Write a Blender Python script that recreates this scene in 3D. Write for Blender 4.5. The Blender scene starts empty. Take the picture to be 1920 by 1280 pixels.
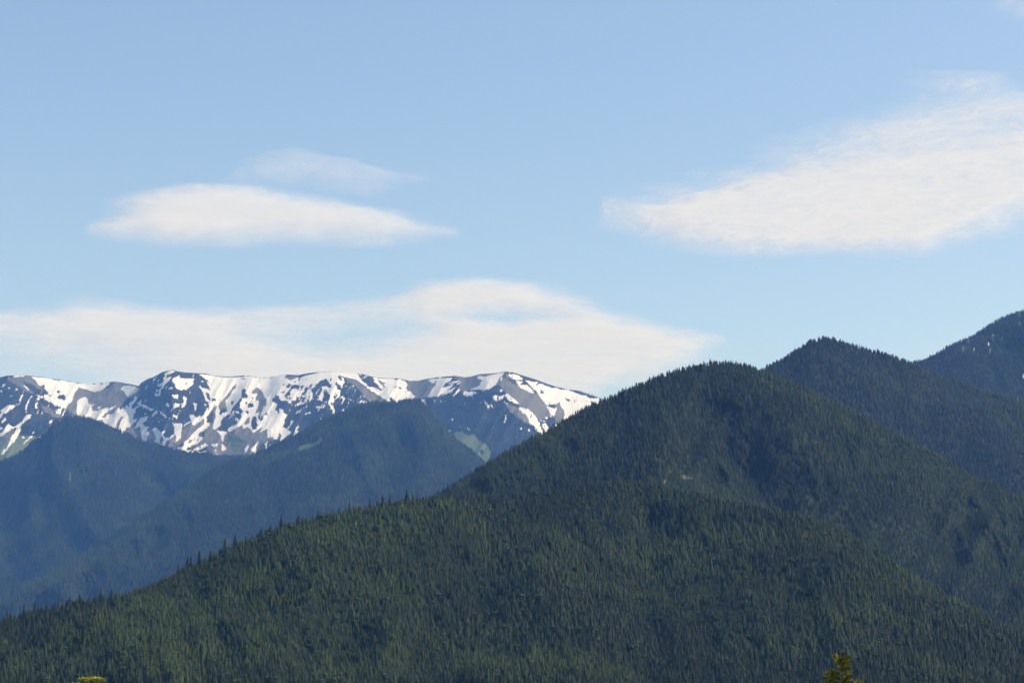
import bpy, math, random
import numpy as np
from mathutils import Vector

R = math.radians
SC = bpy.context.scene
COL = SC.collection
random.seed(7)
RNG = np.random.default_rng(11)

# ------------------------------------------------------------------ camera
FPX, PX0, PY0, HZ = 4330.0, 960.0, 640.0, 1330.0      # focal length in photo pixels, image centre, horizon row
CAMZ = 6.0
PITCH = math.atan((HZ - PY0) / FPX)
cd = bpy.data.cameras.new('camera'); cam = bpy.data.objects.new('camera', cd); COL.objects.link(cam)
cd.sensor_width = 36.0; cd.lens = FPX / 1920 * 36.0
cd.clip_start = 1.0; cd.clip_end = 200000.0
cam.location = (0, 0, CAMZ); cam.rotation_euler = (math.pi / 2 + PITCH, 0, 0)
SC.camera = cam
CP, SP = math.cos(PITCH), math.sin(PITCH)

def ray(x, y):
    """direction of a photo pixel, scaled so that its Y (distance into the scene) is 1"""
    x = np.asarray(x, float); y = np.asarray(y, float)
    u = (x - PX0) / FPX; v = (PY0 - y) / FPX
    dy = CP - v * SP; dz = SP + v * CP
    return u / dy, dz / dy

# ------------------------------------------------------------------ sky, sun, exposure
SUN_EL, SUN_AZ = 45.0, 84.0          # degrees; azimuth clockwise from the view direction
w = bpy.data.worlds.new('World'); SC.world = w; w.use_nodes = True
nt = w.node_tree; nt.nodes.clear()
sky = nt.nodes.new('ShaderNodeTexSky'); sky.sky_type = 'NISHITA'; sky.sun_disc = False
sky.sun_elevation = R(SUN_EL); sky.sun_rotation = R(SUN_AZ)
sky.altitude = 500; sky.air_density = 1.0; sky.dust_density = 2.0; sky.ozone_density = 1.5
bg = nt.nodes.new('ShaderNodeBackground'); bg.inputs['Strength'].default_value = 0.15
wo = nt.nodes.new('ShaderNodeOutputWorld')
nt.links.new(sky.outputs[0], bg.inputs['Color']); nt.links.new(bg.outputs[0], wo.inputs['Surface'])
sd = bpy.data.lights.new('sun', 'SUN'); sd.energy = 3.1; sd.angle = R(0.53); sd.color = (1.0, 0.93, 0.82)
so = bpy.data.objects.new('sun', sd); COL.objects.link(so)
sv = Vector((math.sin(R(SUN_AZ)) * math.cos(R(SUN_EL)), math.cos(R(SUN_AZ)) * math.cos(R(SUN_EL)), math.sin(R(SUN_EL))))
so.rotation_euler = sv.to_track_quat('Z', 'Y').to_euler(); so.location = (0, 0, 50)
SC.view_settings.view_transform = 'Standard'; SC.view_settings.look = 'None'
SC.view_settings.exposure = 0.28; SC.view_settings.gamma = 1.0
SC.view_settings.use_curve_mapping = False
SC.render.engine = 'CYCLES'
SC.cycles.transparent_max_bounces = 24
SC.cycles.volume_bounces = 1

# ------------------------------------------------------------------ helpers
def tag(o, label=None, cat=None, group=None, kind=None):
    if label: o['label'] = label
    if cat: o['category'] = cat
    if group: o['group'] = group
    if kind: o['kind'] = kind
    return o

def mesh_from(name, co, quads=None, tris=None, smooth=True):
    me = bpy.data.meshes.new(name)
    co = np.asarray(co, np.float32)
    me.vertices.add(len(co)); me.vertices.foreach_set('co', co.ravel())
    faces = []
    if quads is not None and len(quads): faces.append((np.asarray(quads, np.int32), 4))
    if tris is not None and len(tris): faces.append((np.asarray(tris, np.int32), 3))
    if faces:
        li = np.concatenate([f.ravel() for f, n in faces])
        tot = np.concatenate([np.full(len(f), n, np.int32) for f, n in faces])
        st = np.concatenate([[0], np.cumsum(tot)[:-1]]).astype(np.int32)
        me.loops.add(len(li)); me.loops.foreach_set('vertex_index', li)
        me.polygons.add(len(tot)); me.polygons.foreach_set('loop_start', st); me.polygons.foreach_set('loop_total', tot)
        if smooth: me.polygons.foreach_set('use_smooth', np.ones(len(tot), bool))
    me.update(); me.validate()
    return me

def link(name, me, m=None, parent=None):
    o = bpy.data.objects.new(name, me); COL.objects.link(o)
    if m is not None and not me.materials: me.materials.append(m)
    if parent: o.parent = parent
    return o

_perm = np.random.default_rng(3).random((256, 256))
def vnoise(x, y, seed=0):
    x = np.asarray(x, float) + seed * 17.31; y = np.asarray(y, float) + seed * 5.77
    xi = np.floor(x).astype(int); yi = np.floor(y).astype(int); fx = x - xi; fy = y - yi
    fx = fx * fx * fx * (fx * (fx * 6 - 15) + 10); fy = fy * fy * fy * (fy * (fy * 6 - 15) + 10)
    g = lambda a, b: _perm[a & 255, b & 255]
    return (g(xi, yi) * (1 - fx) + g(xi + 1, yi) * fx) * (1 - fy) + (g(xi, yi + 1) * (1 - fx) + g(xi + 1, yi + 1) * fx) * fy
def fbm(x, y, seed=0, octv=4):
    s = 0; a = 0.5; f = 1.0; t = 0
    for k in range(octv):
        s = s + a * vnoise(x * f, y * f, seed + k * 3); t += a; a *= 0.5; f *= 2.03
    return s / t
def ridged(x, y, seed=0, octv=4):
    s = 0; a = 0.5; f = 1.0; t = 0
    for k in range(octv):
        s = s + a * (1 - np.abs(2 * vnoise(x * f, y * f, seed + k * 3) - 1)); t += a; a *= 0.5; f *= 2.03
    return s / t
def inpoly(px, py, poly):
    c = np.zeros(px.shape, bool); n = len(poly)
    for i in range(n):
        x1, y1 = poly[i]; x2, y2 = poly[i - 1]
        if y1 == y2: continue
        c ^= ((y1 > py) != (y2 > py)) & (px < (x2 - x1) * (py - y1) / (y2 - y1) + x1)
    return c
def segdist(px, py, line):
    d = np.full(px.shape, 1e9)
    for (x1, y1), (x2, y2) in zip(line[:-1], line[1:]):
        vx, vy = x2 - x1, y2 - y1
        t = np.clip(((px - x1) * vx + (py - y1) * vy) / (vx * vx + vy * vy + 1e-9), 0, 1)
        d = np.minimum(d, np.hypot(px - x1 - t * vx, py - y1 - t * vy))
    return d

# ------------------------------------------------------------------ materials
def new_mat(name):
    m = bpy.data.materials.new(name); m.use_nodes = True
    return m, m.node_tree, m.node_tree.nodes['Principled BSDF']
def N(t, typ, **kw):
    n = t.nodes.new(typ)
    for k, v in kw.items(): setattr(n, k, v)
    return n
def noise(t, scale, detail=4, rough=0.55, src='Object', vec=None):
    n = N(t, 'ShaderNodeTexNoise'); n.inputs['Scale'].default_value = scale
    n.inputs['Detail'].default_value = detail; n.inputs['Roughness'].default_value = rough
    if vec is None:
        tc = N(t, 'ShaderNodeTexCoord'); vec = tc.outputs[src]
    t.links.new(vec, n.inputs['Vector']); return n
def ramp(t, src, stops):
    r = N(t, 'ShaderNodeValToRGB'); e = r.color_ramp.elements
    e[0].position, e[0].color = stops[0][0], (*stops[0][1], 1)
    e[1].position, e[1].color = stops[-1][0], (*stops[-1][1], 1)
    for p, c in stops[1:-1]:
        q = e.new(p); q.color = (*c, 1)
    t.links.new(src, r.inputs[0]); return r.outputs[0]
def mix(t, fac, a, b, blend='MIX'):
    m = N(t, 'ShaderNodeMix', data_type='RGBA', blend_type=blend)
    for i, v in ((0, fac), (6, a), (7, b)):
        if hasattr(v, 'is_output'): t.links.new(v, m.inputs[i])
        else: m.inputs[i].default_value = v if i == 0 else (*v, 1)
    return m.outputs[2]

def mat_terrain(name, rock_stops):
    """forest floor or rock, with scree, meadow and snow where the vertex attributes say so"""
    m, t, b = new_mat(name)
    at = N(t, 'ShaderNodeAttribute', attribute_name='cover'); sp = N(t, 'ShaderNodeSeparateColor'); t.links.new(at.outputs['Color'], sp.inputs[0])
    n1 = noise(t, 0.009, 8, 0.65); n2 = noise(t, 0.06, 5)
    rock = ramp(t, n1.outputs[0], rock_stops)
    scree = ramp(t, n1.outputs[0], [(0.3, (0.105, 0.102, 0.080)), (0.5, (0.158, 0.146, 0.122)), (0.7, (0.112, 0.122, 0.078))])
    grass = ramp(t, n2.outputs[0], [(0.3, (0.085, 0.115, 0.05)), (0.7, (0.12, 0.15, 0.065))])
    snow = ramp(t, n1.outputs[0], [(0.3, (0.66, 0.63, 0.585)), (0.7, (0.76, 0.73, 0.69))])
    c = mix(t, sp.outputs[1], rock, scree); c = mix(t, sp.outputs[2], c, grass)
    # the snow's edge breaks up with a fine noise
    n3 = noise(t, 0.09, 3)
    ad = N(t, 'ShaderNodeMath', operation='ADD'); t.links.new(sp.outputs[0], ad.inputs[0])
    sb = N(t, 'ShaderNodeMath', operation='MULTIPLY_ADD'); t.links.new(n3.outputs[0], sb.inputs[0]); sb.inputs[1].default_value = 0.5; sb.inputs[2].default_value = -0.25
    t.links.new(sb.outputs[0], ad.inputs[1])
    mr = N(t, 'ShaderNodeMapRange', interpolation_type='SMOOTHSTEP'); t.links.new(ad.outputs[0], mr.inputs[0])
    mr.inputs[1].default_value = 0.36; mr.inputs[2].default_value = 0.60
    c = mix(t, mr.outputs[0], c, snow)
    t.links.new(c, b.inputs['Base Color']); b.inputs['Roughness'].default_value = 0.9
    b.inputs['Specular IOR Level'].default_value = 0.1
    return m

def mat_needles(name, stops, tint_amt=True):
    m, t, b = new_mat(name)
    oi = N(t, 'ShaderNodeObjectInfo')
    c = ramp(t, oi.outputs['Random'], stops)
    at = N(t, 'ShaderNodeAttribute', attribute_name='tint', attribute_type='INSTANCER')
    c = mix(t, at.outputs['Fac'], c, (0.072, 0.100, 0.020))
    n = noise(t, 9.0, 3)
    v = ramp(t, n.outputs[0], [(0.3, (0.6, 0.6, 0.6)), (0.7, (1.35, 1.35, 1.35))])
    c = mix(t, 1.0, c, v, 'MULTIPLY')
    t.links.new(c, b.inputs['Base Color']); b.inputs['Roughness'].default_value = 0.75
    b.inputs['Specular IOR Level'].default_value = 0.2
    return m

def mat_plain(name, c1, c2, scale=3.0, rough=0.85):
    m, t, b = new_mat(name); n = noise(t, scale, 5)
    t.links.new(ramp(t, n.outputs[0], [(0.3, c1), (0.7, c2)]), b.inputs['Base Color']); b.inputs['Roughness'].default_value = rough
    b.inputs['Specular IOR Level'].default_value = 0.2
    return m

M_TERR = mat_terrain('mountain_surface', [(0.3, (0.020, 0.024, 0.024)), (0.5, (0.034, 0.038, 0.036)), (0.72, (0.060, 0.060, 0.056))])
M_WOOD = mat_terrain('forest_floor', [(0.3, (0.010, 0.016, 0.008)), (0.5, (0.018, 0.027, 0.011)), (0.72, (0.034, 0.042, 0.018))])
M_FIR = mat_needles('conifer_needles', [(0.0, (0.006, 0.013, 0.006)), (0.35, (0.012, 0.023, 0.009)), (0.7, (0.023, 0.037, 0.012)),
                                        (0.94, (0.044, 0.060, 0.018)), (0.985, (0.050, 0.040, 0.022)), (1.0, (0.09, 0.085, 0.075))])
M_GROUND = mat_plain('valley_grass', (0.06, 0.08, 0.03), (0.10, 0.12, 0.045), 0.05)
M_BARK = mat_plain('bark', (0.06, 0.045, 0.03), (0.12, 0.09, 0.065), 6)

# ------------------------------------------------------------------ ground
gx = 20000
g = link('ground', mesh_from('ground', [(-gx, -2500, 0), (gx, -2500, 0), (gx, 30000, 0), (-gx, 30000, 0)], quads=[(0, 1, 2, 3)], smooth=False), M_GROUND)
tag(g, 'flat grassy valley floor below the hills', kind='structure')

# ------------------------------------------------------------------ mountain sheets
# what covers the snowy range, back to front: S snow, R scree, G meadow, D dark rock; outlines in photo pixels
_COVER = """R 25,706.2 47.5,703.5 60,706.2 70,717.5 77.5,724.4 82.5,731.2 75,730 67.5,726.2 57.5,718.8 47.5,716.2 41.2,713.8 50,726.2 55,731.2 65,738.8 56.2,737.5 43.8,730 31.2,721.2 18.8,715 12.5,711.2 22.5,707.5
R 147.5,725.6 157.5,728.8 170,734.4 185,733.1 200,723.8 207.5,715.6 218.8,714.4 228.8,717.5 240,720 262.5,722.5 262.5,742.5 241.2,746.2 230,757.5 218.8,770 195,782.5 191.2,793.8 150,783.1 143.8,777.5 125,770 122.5,767.5 127.5,757.5 137.5,748.8 136.2,745 142.5,735
D 205,716.9 212.5,715.6 211.2,720 200,727.5 195,730
G 0,822.5 15,815 32.5,802.5 37.5,816.2 60,816.2 81.2,820 65,831.2 50,840 43.8,845 41.2,857.5 0,872.5
R 0,822.5 0,835 7.5,830 20,812.5 26.2,802.5 12.5,812.5
R 77.5,760 95,765 106.2,775 117.5,781.2 127.5,786.9 120,788.8 107.5,785 95,777.5 81.2,770
R 158.8,797.5 167.5,798.8 168.1,812.5 162.5,806.2
S 59.4,706 87.5,708.5 106.2,712.2 131.2,716.5 138.8,716.1 147.5,719.5 175,719.6 195,717.8 206.9,717 200,723.8 185,733.1 175,734.6 167.5,732.5 157.5,728.8 147.5,726.2 142.5,733.8 135.6,745.6 141.2,746.9 135,752.5 128.8,757.5 123.1,767.5 116.2,765 97.5,756.2 82.5,747.5 65,738.8 75,740.6 81.2,743.1 81.9,738.1 92.5,741.2 87.5,732.5 81.2,726.2 86.2,727.5 83.8,721.9 80,722.5 78.8,725 72.5,720 67.5,713.8
D 105.6,731.2 112.5,731.2 116.9,735 107.5,735
D 106.2,743.8 111.2,740 123.8,741.9 120,745 123.8,748.8 118.8,750.6 111.2,747.5
S 148.8,747.5 153.8,745 160,743.1 163.8,747.5 163.8,752.5 166.2,758.8 172.5,763.8 173.8,768.8 183.8,771.2 187.5,767.5 202.5,765 212.5,761.2 220,760 205,770 195,776.2 191.2,783.1 195,781.9 206.2,776.2 212.5,776.2 222.5,765 225,764.4 223.8,770 230,771.9 240,767.5 245,777.5 245,817.5 232.5,815 212.5,805 192.5,796.2 193.1,786.9 175,786 152.5,782.8 145,776.2 143.8,770 145.6,752.5
D 230,756.9 240,747.5 248.8,742.5 251.2,750 241.2,765 231.2,772.5 222.5,770 225,764.4
S 166.9,757.5 173.8,758.1 177.5,753.1 175,760 168.8,761.2
S 181.2,763.8 187.5,761.2 190.6,765 186.2,766.2
S 184.8,757.5 186.5,757.2 186.2,759
S 23.8,706.2 30,703.5 46.9,703.8 46.2,705.6 27.5,707.2
S 7.5,718.8 12.5,720 6.2,724.4 2.5,728.1 5,722.5
S 19.4,723.8 20,725.6 13.8,730.6 15,727.5
S 30,727.8 34,728.5 31.5,732.2 28.5,730.6
S 44.4,720.6 48.1,721.9 55,730 52.5,730.6 48.8,727.5
S 1.2,730 4.4,733.1 1.9,736.9
S 41.9,739.4 44.4,740.6 38.8,751.9 35.6,751.2 40,743.8
S 60,740 62.5,741.9 56.2,746.2 53.8,755 50.6,763.8 49.4,768.8 47.2,766.2 48.1,760 53.8,748.8
S 69.4,745 73.8,744.4 73.8,750 71.9,750
S 66.2,755 71.2,753.1 68.1,760 68.8,767.5 66.2,765 65,758.8
S 47.5,770.4 50.2,772.5 47.5,774.6
S 20,741.2 23.8,743.1 21.2,744.4
S 0,776.2 7.5,770 2.5,772.5 2.5,767.5 7.5,763.8 12.5,760 30,758.8 22.5,767.5 13.8,771.2 6.2,776.2 0,786.2
D 0,776.2 2.5,765 0,765
S 2.5,788.8 10,782.5 10.6,786.2 6.2,793.8 3.8,792.5
S 0,821.2 0,813.8 8.8,802.5 18.8,791.9 16.2,797.5 25,800.6 37.5,792.5 50,778.8 61.2,776.2 55,783.8 48.8,788.8 37.5,800 38.8,806.2 35,813.8 30,825 18.8,835 6.2,851.2 2.5,851.2 16.2,830 23.8,815 32.5,801.2 22.5,803.8 12.5,811.2
S 0,800 5,801.2 3.8,806.2 0,808.8
S 58.8,811.2 63.8,807.8 65.6,810 61.2,813.5
S 40.6,820 43.1,818.1 47.8,818.5 43.8,821
S 41.9,832.5 57.5,817.2 60.9,818.1 52.5,825 43.8,833
S 72.2,819.2 76.2,817.2 76.8,819.2
S 47.8,837.8 50,834 53,835 50,837.5
S 59.8,828.5 64,825.8 62.5,828.2
S 91.2,811.9 95.2,810.6 93.1,813.1
S 103.8,767.5 111.2,768.1 111.2,771.2 115,772.5 112.5,777.5 107.5,771.2
S 91.9,790 98.8,785.6 96.2,793.8 95.6,800.6 93.1,800 94.4,795
S 102.5,786.9 112.5,788.8 112.5,795 107.5,792.5
S 114.8,791.9 121.5,790.4 122.2,792.5 116.2,794.2
S 165,794.4 170,792.5 175,797.5 187.5,798.8 193.1,801.2 195,805 190,805 187.5,801.2 182.5,806.2 180,801.2 172.5,801.2 166.2,797.5
S 171.9,802.5 174,803.8 171.2,810 173.4,817.5 170.6,817.8 168.8,810
S 197.5,803.1 200.6,804 198.8,806
S 202.8,805.2 205.2,806.2 203.5,807.8
S 141,792.2 143.8,793.1 141.9,794.4
S 160.5,790.8 162.5,791.5 161.2,795.2 160,794.4
R 275,810 283.8,802.5 287.5,811.2 292.5,821.2 293.1,835 275,831.2
R 233.8,805 243.8,798.8 251.2,793.8 260,800 263.8,802.5 265,829.4 247.5,822.5 243.8,812.5 237.5,815 233.1,811.2
R 343.1,803.8 361.2,791.2 362.5,798.1 382.5,783.8 385,787.5 381.2,796.2 366.2,807.5 352.5,822.5 343.8,831.2 332.5,840 310,838.1 316.2,826.2 328.8,817.5 330,827.5 335,826.2 338.8,820 341.2,807.5
R 385,806.2 395,793.8 405,787.5 406.2,802.5 427.5,810 440,802.5 440,851.2 400,851.2 387.5,842.5 390,831.2 376.2,833.8 356.2,840 368.8,831.2 380,820
R 410,755 420,741.2 431.2,730 438.8,723.8 433.8,733.8 425,743.8 423.8,752.5 415,760 407.5,760
S 225.6,726.2 232.5,722.8 258.8,725.1 259.4,731.2 253.8,736.2 241.2,745.9 236.2,742.5 233.8,736.2 227.5,731.2
S 220,766.2 223.8,765 223.8,770.6 230,772.5 238.8,765 243.8,760 241.9,754.4 247.5,751.2 251.9,745 252.5,740 255,743.8 260,743.8 253.8,752.5 246.9,758.8 246.2,765 252.5,763.8 260,758.1 256.2,756.2 263.8,749.4 265.6,750 262.5,757.5 266.2,757.5 272.5,760 282.5,763.8 287.5,766.2 286.2,768.8 280,767.5 272.5,765 267.5,765 265,760 255,765 252.5,770 257.5,771.2 252.5,776.2 248.8,782.5 250,786.2 257.5,785 262.5,781.9 252.5,790 243.8,798.8 235,805 233.1,812.5 241.2,816.2 246.2,813.1 243.8,820.6 230,815.6 217.5,808.1 200,801.2 200,776.2 212.5,775.6
R 217.5,803.8 218.8,795 225,783.8 233.8,778.8 228.8,785 226.2,791.2 223.8,801.2 220,805
D 249.4,786.2 250,777.5 255,770 258.8,772.5 256.2,777.5 253.8,782.5 253.1,785.6
S 251.2,804 255,793.8 262.5,785 268.8,780.6 278.8,779.4 273.8,788.8 267.5,792.5 267.5,796.2 275,800 281.2,800 275,802.5 278.8,811.2 276.2,815 276.2,829.4 271.2,830.6 263.8,829.4 265,815 263.8,802.5 261.2,798.8 255,802.5
S 283.8,803.1 287.5,806.2 287.5,801.2 293.8,801.2 295,805 303.8,808.8 311.2,806.9 306.2,816.2 308.8,821.2 316.2,821.2 326.2,813.8 328.8,816.2 312.5,827.5 308.8,836.2 303.8,838.1 292.5,834.4 291.9,830 290,825 292.5,820 288.8,811.2
R 300,828.8 300,821.2 305,816.2 307.5,822.5 305,830 301.2,831.2
S 323.8,791.9 332.5,793.8 341.2,793.8 342.5,800 340,810 338.8,820 335,826.2 328.8,828.1 331.2,822.5 328.8,813.8 326.2,808.8 327.5,801.2
S 371.2,701 385,702.1 412.5,706.5 440,708.4 445,708.8 445,722.5 431.2,730 420,741.2 410,755 400,765 393.8,772.5 387.5,782.5 388.8,785 387.5,792.5 395,793.8 390,800 383.8,806.2 375,810 371.2,816.2 380,818.8 376.2,826.2 368.8,831.2 356.2,837.5 346.2,841.9 362.5,844.4 356.2,847.2 343.8,845.6 325,842.5 332.5,838.8 343.8,836.2 345,828.8 351.2,824.4 356.2,818.8 366.2,807.5 375,800 381.2,796.2 383.8,786.2 382.5,783.8 362.5,798.1 360,790 347.5,798.8 342.5,803.8 347.5,795 358.8,787.5 355,776.2 365,778.8 368.1,781.9 373.8,777.5 375,781.9 381.2,777.5 387.5,766.2 392.5,763.8 391.2,756.2 385,748.8 378.8,731.2 374.4,721.9 378.8,726.2 392.5,731.2 391.2,723.8 387.5,713.8 380,706.2
D 398.8,712.5 405,713.8 412.5,712.5 422.5,713.8 416.2,720 415,728.8 406.2,731.9 402.5,727.5 401.2,720
S 405.6,716.5 411.2,714.8 412.8,720 406.2,721.5
D 381.9,715 387.5,717.5 391.9,723.8 391.2,730.6 385,727.5 380,720
D 386.2,735 391.2,736.2 395.6,746.2 393.8,751.5 388.8,746.2
D 396.9,748.1 405,746 405.6,751.2 398.8,754
D 386.2,710.6 389.4,711.9 393.5,718.1 391,717.5
D 391.9,727.5 395.6,728.8 393.8,731.9
D 399.4,740 403.8,739.4 400.6,741
R 353.1,823.8 362.5,823.8 356.2,828.8 351.2,830 353.8,826.2
R 371.2,815 375,811.9 380,810 376.2,816.2 375,818.8
S 323.8,708.8 335,703.5 337.5,708.8 363.8,709.4 361.2,715 363.8,718.8 357.5,725 347.5,730 337.5,729.4 330,728.1 327.5,720 323.1,713.8
D 346.2,716.9 350.6,716.2 351.2,719.4 348.1,721.2 348.8,718.8
S 308.8,700 318.8,694 328.8,696 320,700 315,702.5 311.2,708.8 308.8,711.2 317.5,706.2 321.2,705 320,710 310,720 306.2,726.2 302.5,730 300,736.2 301.2,741.2 291.2,743.8 288.8,741.2 292.5,737.5 292.5,730 300,731.2 303.8,722.5 291.2,723.8 297.5,720 303.8,717.5 306.2,713.8 305,708.8 310,703.8
D 293.1,735 297.5,733.8 296.9,738.1 293.8,739.4
S 315.6,728.1 320,724.4 323.8,727.5 322.5,729.8 317.5,729.8
S 310,727.5 313.1,721.9 313.8,723.8 311.2,728.8
S 320,737.2 326.2,741.2 333.8,738.8 335,743.8 332.5,749.8 327.5,745 323.1,741.9
S 345,743.8 348.1,741.9 350,750 348.8,757.5 343.8,763.8 341.2,763.1 345,755
S 312.5,753.8 314.4,757.5 317.5,761.2 316.2,763.8 310,761.9 311.2,756.2
S 326.2,757.5 328.8,756.2 332.5,759.4 336.2,756.2 336.9,761.2 325,766.5 325,762.5
S 362.5,753.8 369,757.5 367.8,766.2 365.2,771 363.8,761.2
S 381.9,756.2 384.4,758.1 387.8,758.1 385,764 383.8,760
S 287.5,770 295,770 288.8,780 283.8,782.8 285,777.5
S 298.8,773.8 302.5,771 306.2,775 311.2,777.5 314,783.5 308.8,781.2 303.8,777.5
S 323.1,773.5 330,780 333.5,775.6 332.5,784.4 328.8,784
S 270,776.2 271.9,773.5 275,774.4 273.1,777.9
S 354.8,732.5 356.2,733.8 356.9,738.8 355.6,738.1
S 286.2,713.8 286.9,710.6 291.2,706.9 288.1,712.5
S 376.2,713.1 382.8,713.8 381.2,717.2
S 271.9,750 273.8,750.6 275,754.4 273.1,753.1
S 286.2,757.5 288.8,755 287.5,758.1
S 311.9,748.8 314,747.5 313.8,751.9
S 339.4,748.1 340.9,748.1 340,751.2
S 292.5,786.2 295.6,781.9 294.4,786.2
S 344.4,790 347.5,790 347.5,792.5
S 295.6,762.5 298.8,761.9 296.2,765
S 345,832.8 345,827.5 350,824 352.8,826.2 348.8,835.6
S 362.5,841.9 375,835 387.5,831 389.8,835 377.5,841.2 363.8,845.5
S 367.5,847.2 375,845 387.5,844.4 380,849
S 395,833.8 408.8,831 405.6,838.1
S 413.8,832.5 417.5,833.1 425.6,840 423.8,845.6 417.5,845.6 414.4,838.8
S 200,803.1 203.8,805 202.5,807.5
R 400,807.5 427.5,810 452.5,796.2 457.5,805.6 465,800 473.8,811.9 492.5,797.5 485,813.1 501.2,801.2 502.5,820.6 512.5,818.8 520,822.5 500,828.8 487.5,835 481.2,852.5 400,852.5
G 428.8,817.5 447.5,816.2 455,830 450,845 431.2,843.8 425,831.2
S 400,704.6 418.8,707 450,707.1 470,705.1 480,708.2 506.2,708.9 517.5,704.5 532.5,703.2 537.5,707.5 556.2,707.5 575,703.2 587.5,701.4 600,697.6 622.5,697 640,698.2 645,715 640,731.2 637.5,742.5 625,751.2 618.8,757.5 623.8,761.2 627.5,765 627.5,771.2 626.5,780.2 622.5,776.9 622.5,767.5 617.5,760 616.9,752.5 618.8,740 611.2,728.8 606.2,732.5 607.8,742.5 601.2,751.5 595,740 600,740.6 605,731.2 602.2,723.8 612.5,722.2 618.8,728.1 621.2,725 612.5,708.8 602.5,712.5 592.5,720 583.8,730 586.5,738.8 586.2,746.2 575,751.2 571,760.2 575,752.5 566.2,758.1 555.6,761 557.5,753.8 550,748.8 541.2,756.5 541.2,751.2 522.5,750 522.5,740 508.8,748.8 512.5,755 521.2,757.5 516.2,765 516.2,775 522.5,777.5 525,765 531.2,770 532.5,777.5 540,776.2 535,785 533.8,793.8 530,800 536.2,803.8 542.5,805 545,810 538.8,817.5 532.5,821.2 525,827.8 526.2,817.5 520,822.5 513.8,824.8 511.2,818.8 502.5,821 501.2,801.2 485,813.1 492.5,797.5 475,811.2 465,800 457.5,805.6 452.5,796.2 430,810.6 426.9,804.4 407.5,802.5 400,805
R 400,765 406.9,758.8 405,770 403.8,782.5 401.2,792.5 400,797.5
D 400,746.2 405,745.6 405,751.2 400,752.5
D 407.5,803.1 412.5,796.2 418.8,782.5 430,776.2 431.2,778.8 438.8,771.2 442.5,770 451.2,777.5 451.2,786.2 443.8,782.5 441.2,787.5 445,793.8 428.8,802.5 425,808.4 411.2,807.2
S 435,776.2 437.5,771.2 440,772.5 437.5,776.2
R 409.4,760 413.8,752.5 425,740 436.2,725 444.4,719 440.6,728.8 433.8,733.8 431.2,743.8 423.8,748.8 422.5,757.5 426.2,770 418.8,767.5 412.5,768.8 411.2,763.8
D 411.2,770 417.5,765 426.9,768.8 423.8,771.2 415,775 411.9,777.5
D 453.1,745 452.5,732.5 458.8,726.2 461.2,730 463.5,745 456.2,746.5
D 430.6,776.2 435,765 450,747.5 455,745 450,755 450,762.5 456.2,772.5 450,776.2 441.2,768.8 436.2,770
S 441.2,768.8 447.5,772.5 450,777.5 447.5,776.9
D 431.9,757.5 435,752.5 438.8,753.1 437.5,758.1 433.8,759.4
R 472.5,735.6 481.9,724.4 492.5,735 500.6,748.1 498.8,752.5 500.6,758.1 493.8,763.8 492.5,772.5 487.5,770 479.4,777.5 481.2,767.5 485,761.2 486.9,751.2 480,750 481.5,736.2 475,738.1
D 459.4,754.4 462.5,753.1 463.1,758.8 460,757.5
D 463.8,758.1 470,755 475,757.5 476.2,761.2 470,761.9 466.2,765
D 471.9,743.8 475,743.8 473.8,750
D 469.4,752.5 472.5,751.2 471.9,754.4
R 456.9,793.1 468.1,780.6 468.5,788.8 466.2,796.2
S 458.8,797.5 465,792.5 470,797.5 465,800
D 469.4,790 475,780.6 480.6,782.5 481.2,797.5 480,804 475,805.6 470.6,798.8
D 482.5,777.5 487.5,770 493.1,782.5 492.5,786.9 487.5,789 483.8,785
S 481.2,777.5 486.2,771.2 487.5,780
D 492.5,775 500,773.5 501.9,777.5 493.8,778.5
D 506.2,770.6 509.4,768.8 513.1,770 511.9,773.8 507.5,773.5
D 508.1,779.4 511.9,779 511.2,780.6
D 458.8,771.2 465,769.4 465.6,775 461.2,776.2
D 490.6,729.4 494.4,730 492.5,731.9
D 501.9,739 504.4,739.4 502.8,740.5
D 505,720.2 507.8,720.2 506.2,721.2
D 480,793.8 485,796.2 482.5,797.5
D 448.8,709 462.5,709 458.8,711 453.8,710.6
R 532.5,706.9 550,705 561.2,704.8 555,708.8 543.8,713.1 540,710
D 556.2,705.6 572.5,703.5 563.8,707.5 562.5,713.8 558.8,712.5 561.2,708.8
D 523.8,720 537.5,717.8 545,720 541.2,725.6 533.8,723.8 528.8,721.2
D 526.2,733.8 532.5,730.6 534.4,733.8 528.1,737.2
D 545,722.5 550,720.6 557.5,721.2 572.5,723.8 565,732.5 555,727.5 547.5,728.8 542.5,733.8 545,738.8 536.2,743.8 543.8,745 551.9,743.8 541.2,748.1 532.5,742.5 538.8,733.8
D 567.5,736.2 575,726.2 587.5,717.5 583.8,726.2 575,732.5 570,740 563.8,743.1
D 553.8,750 557.5,743.8 567.5,742.5 573.8,746.2 566.2,753.8 557.5,753.8
S 558.8,747.5 562.5,743.8 561.2,750
D 567.5,740 573.8,738.8 571.2,742.5
D 580,740 583.8,739.4 583.8,743.8 580,745
D 550,715 555,714.4 553.8,717.5
D 572.5,710.6 577.5,711.2 573.8,712.2
D 620,708.8 623.8,707.5 621.2,715 620,718.8
D 630,713.8 632.5,720 640.6,725 640.6,731.9 631.2,729.4 628.5,720
D 633.8,705 640.6,703.8 640.6,713.8 636.2,711.2
D 625,745 630,735.6 632.5,740 627.8,747.8
R 518.8,823.1 525,810.6 528.1,815 521.9,822.8
D 512.5,765 516.2,763.8 513.8,766.2
D 500,783.1 503.8,783.1 501.2,785
S 407.2,805.6 412.5,808.8 427.2,808.5 421.2,815 417.5,828.1 413.8,815
S 414.4,832.5 417.5,832.5 425.4,840 423.8,845.6 418.8,845.6 415,838.8
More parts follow.
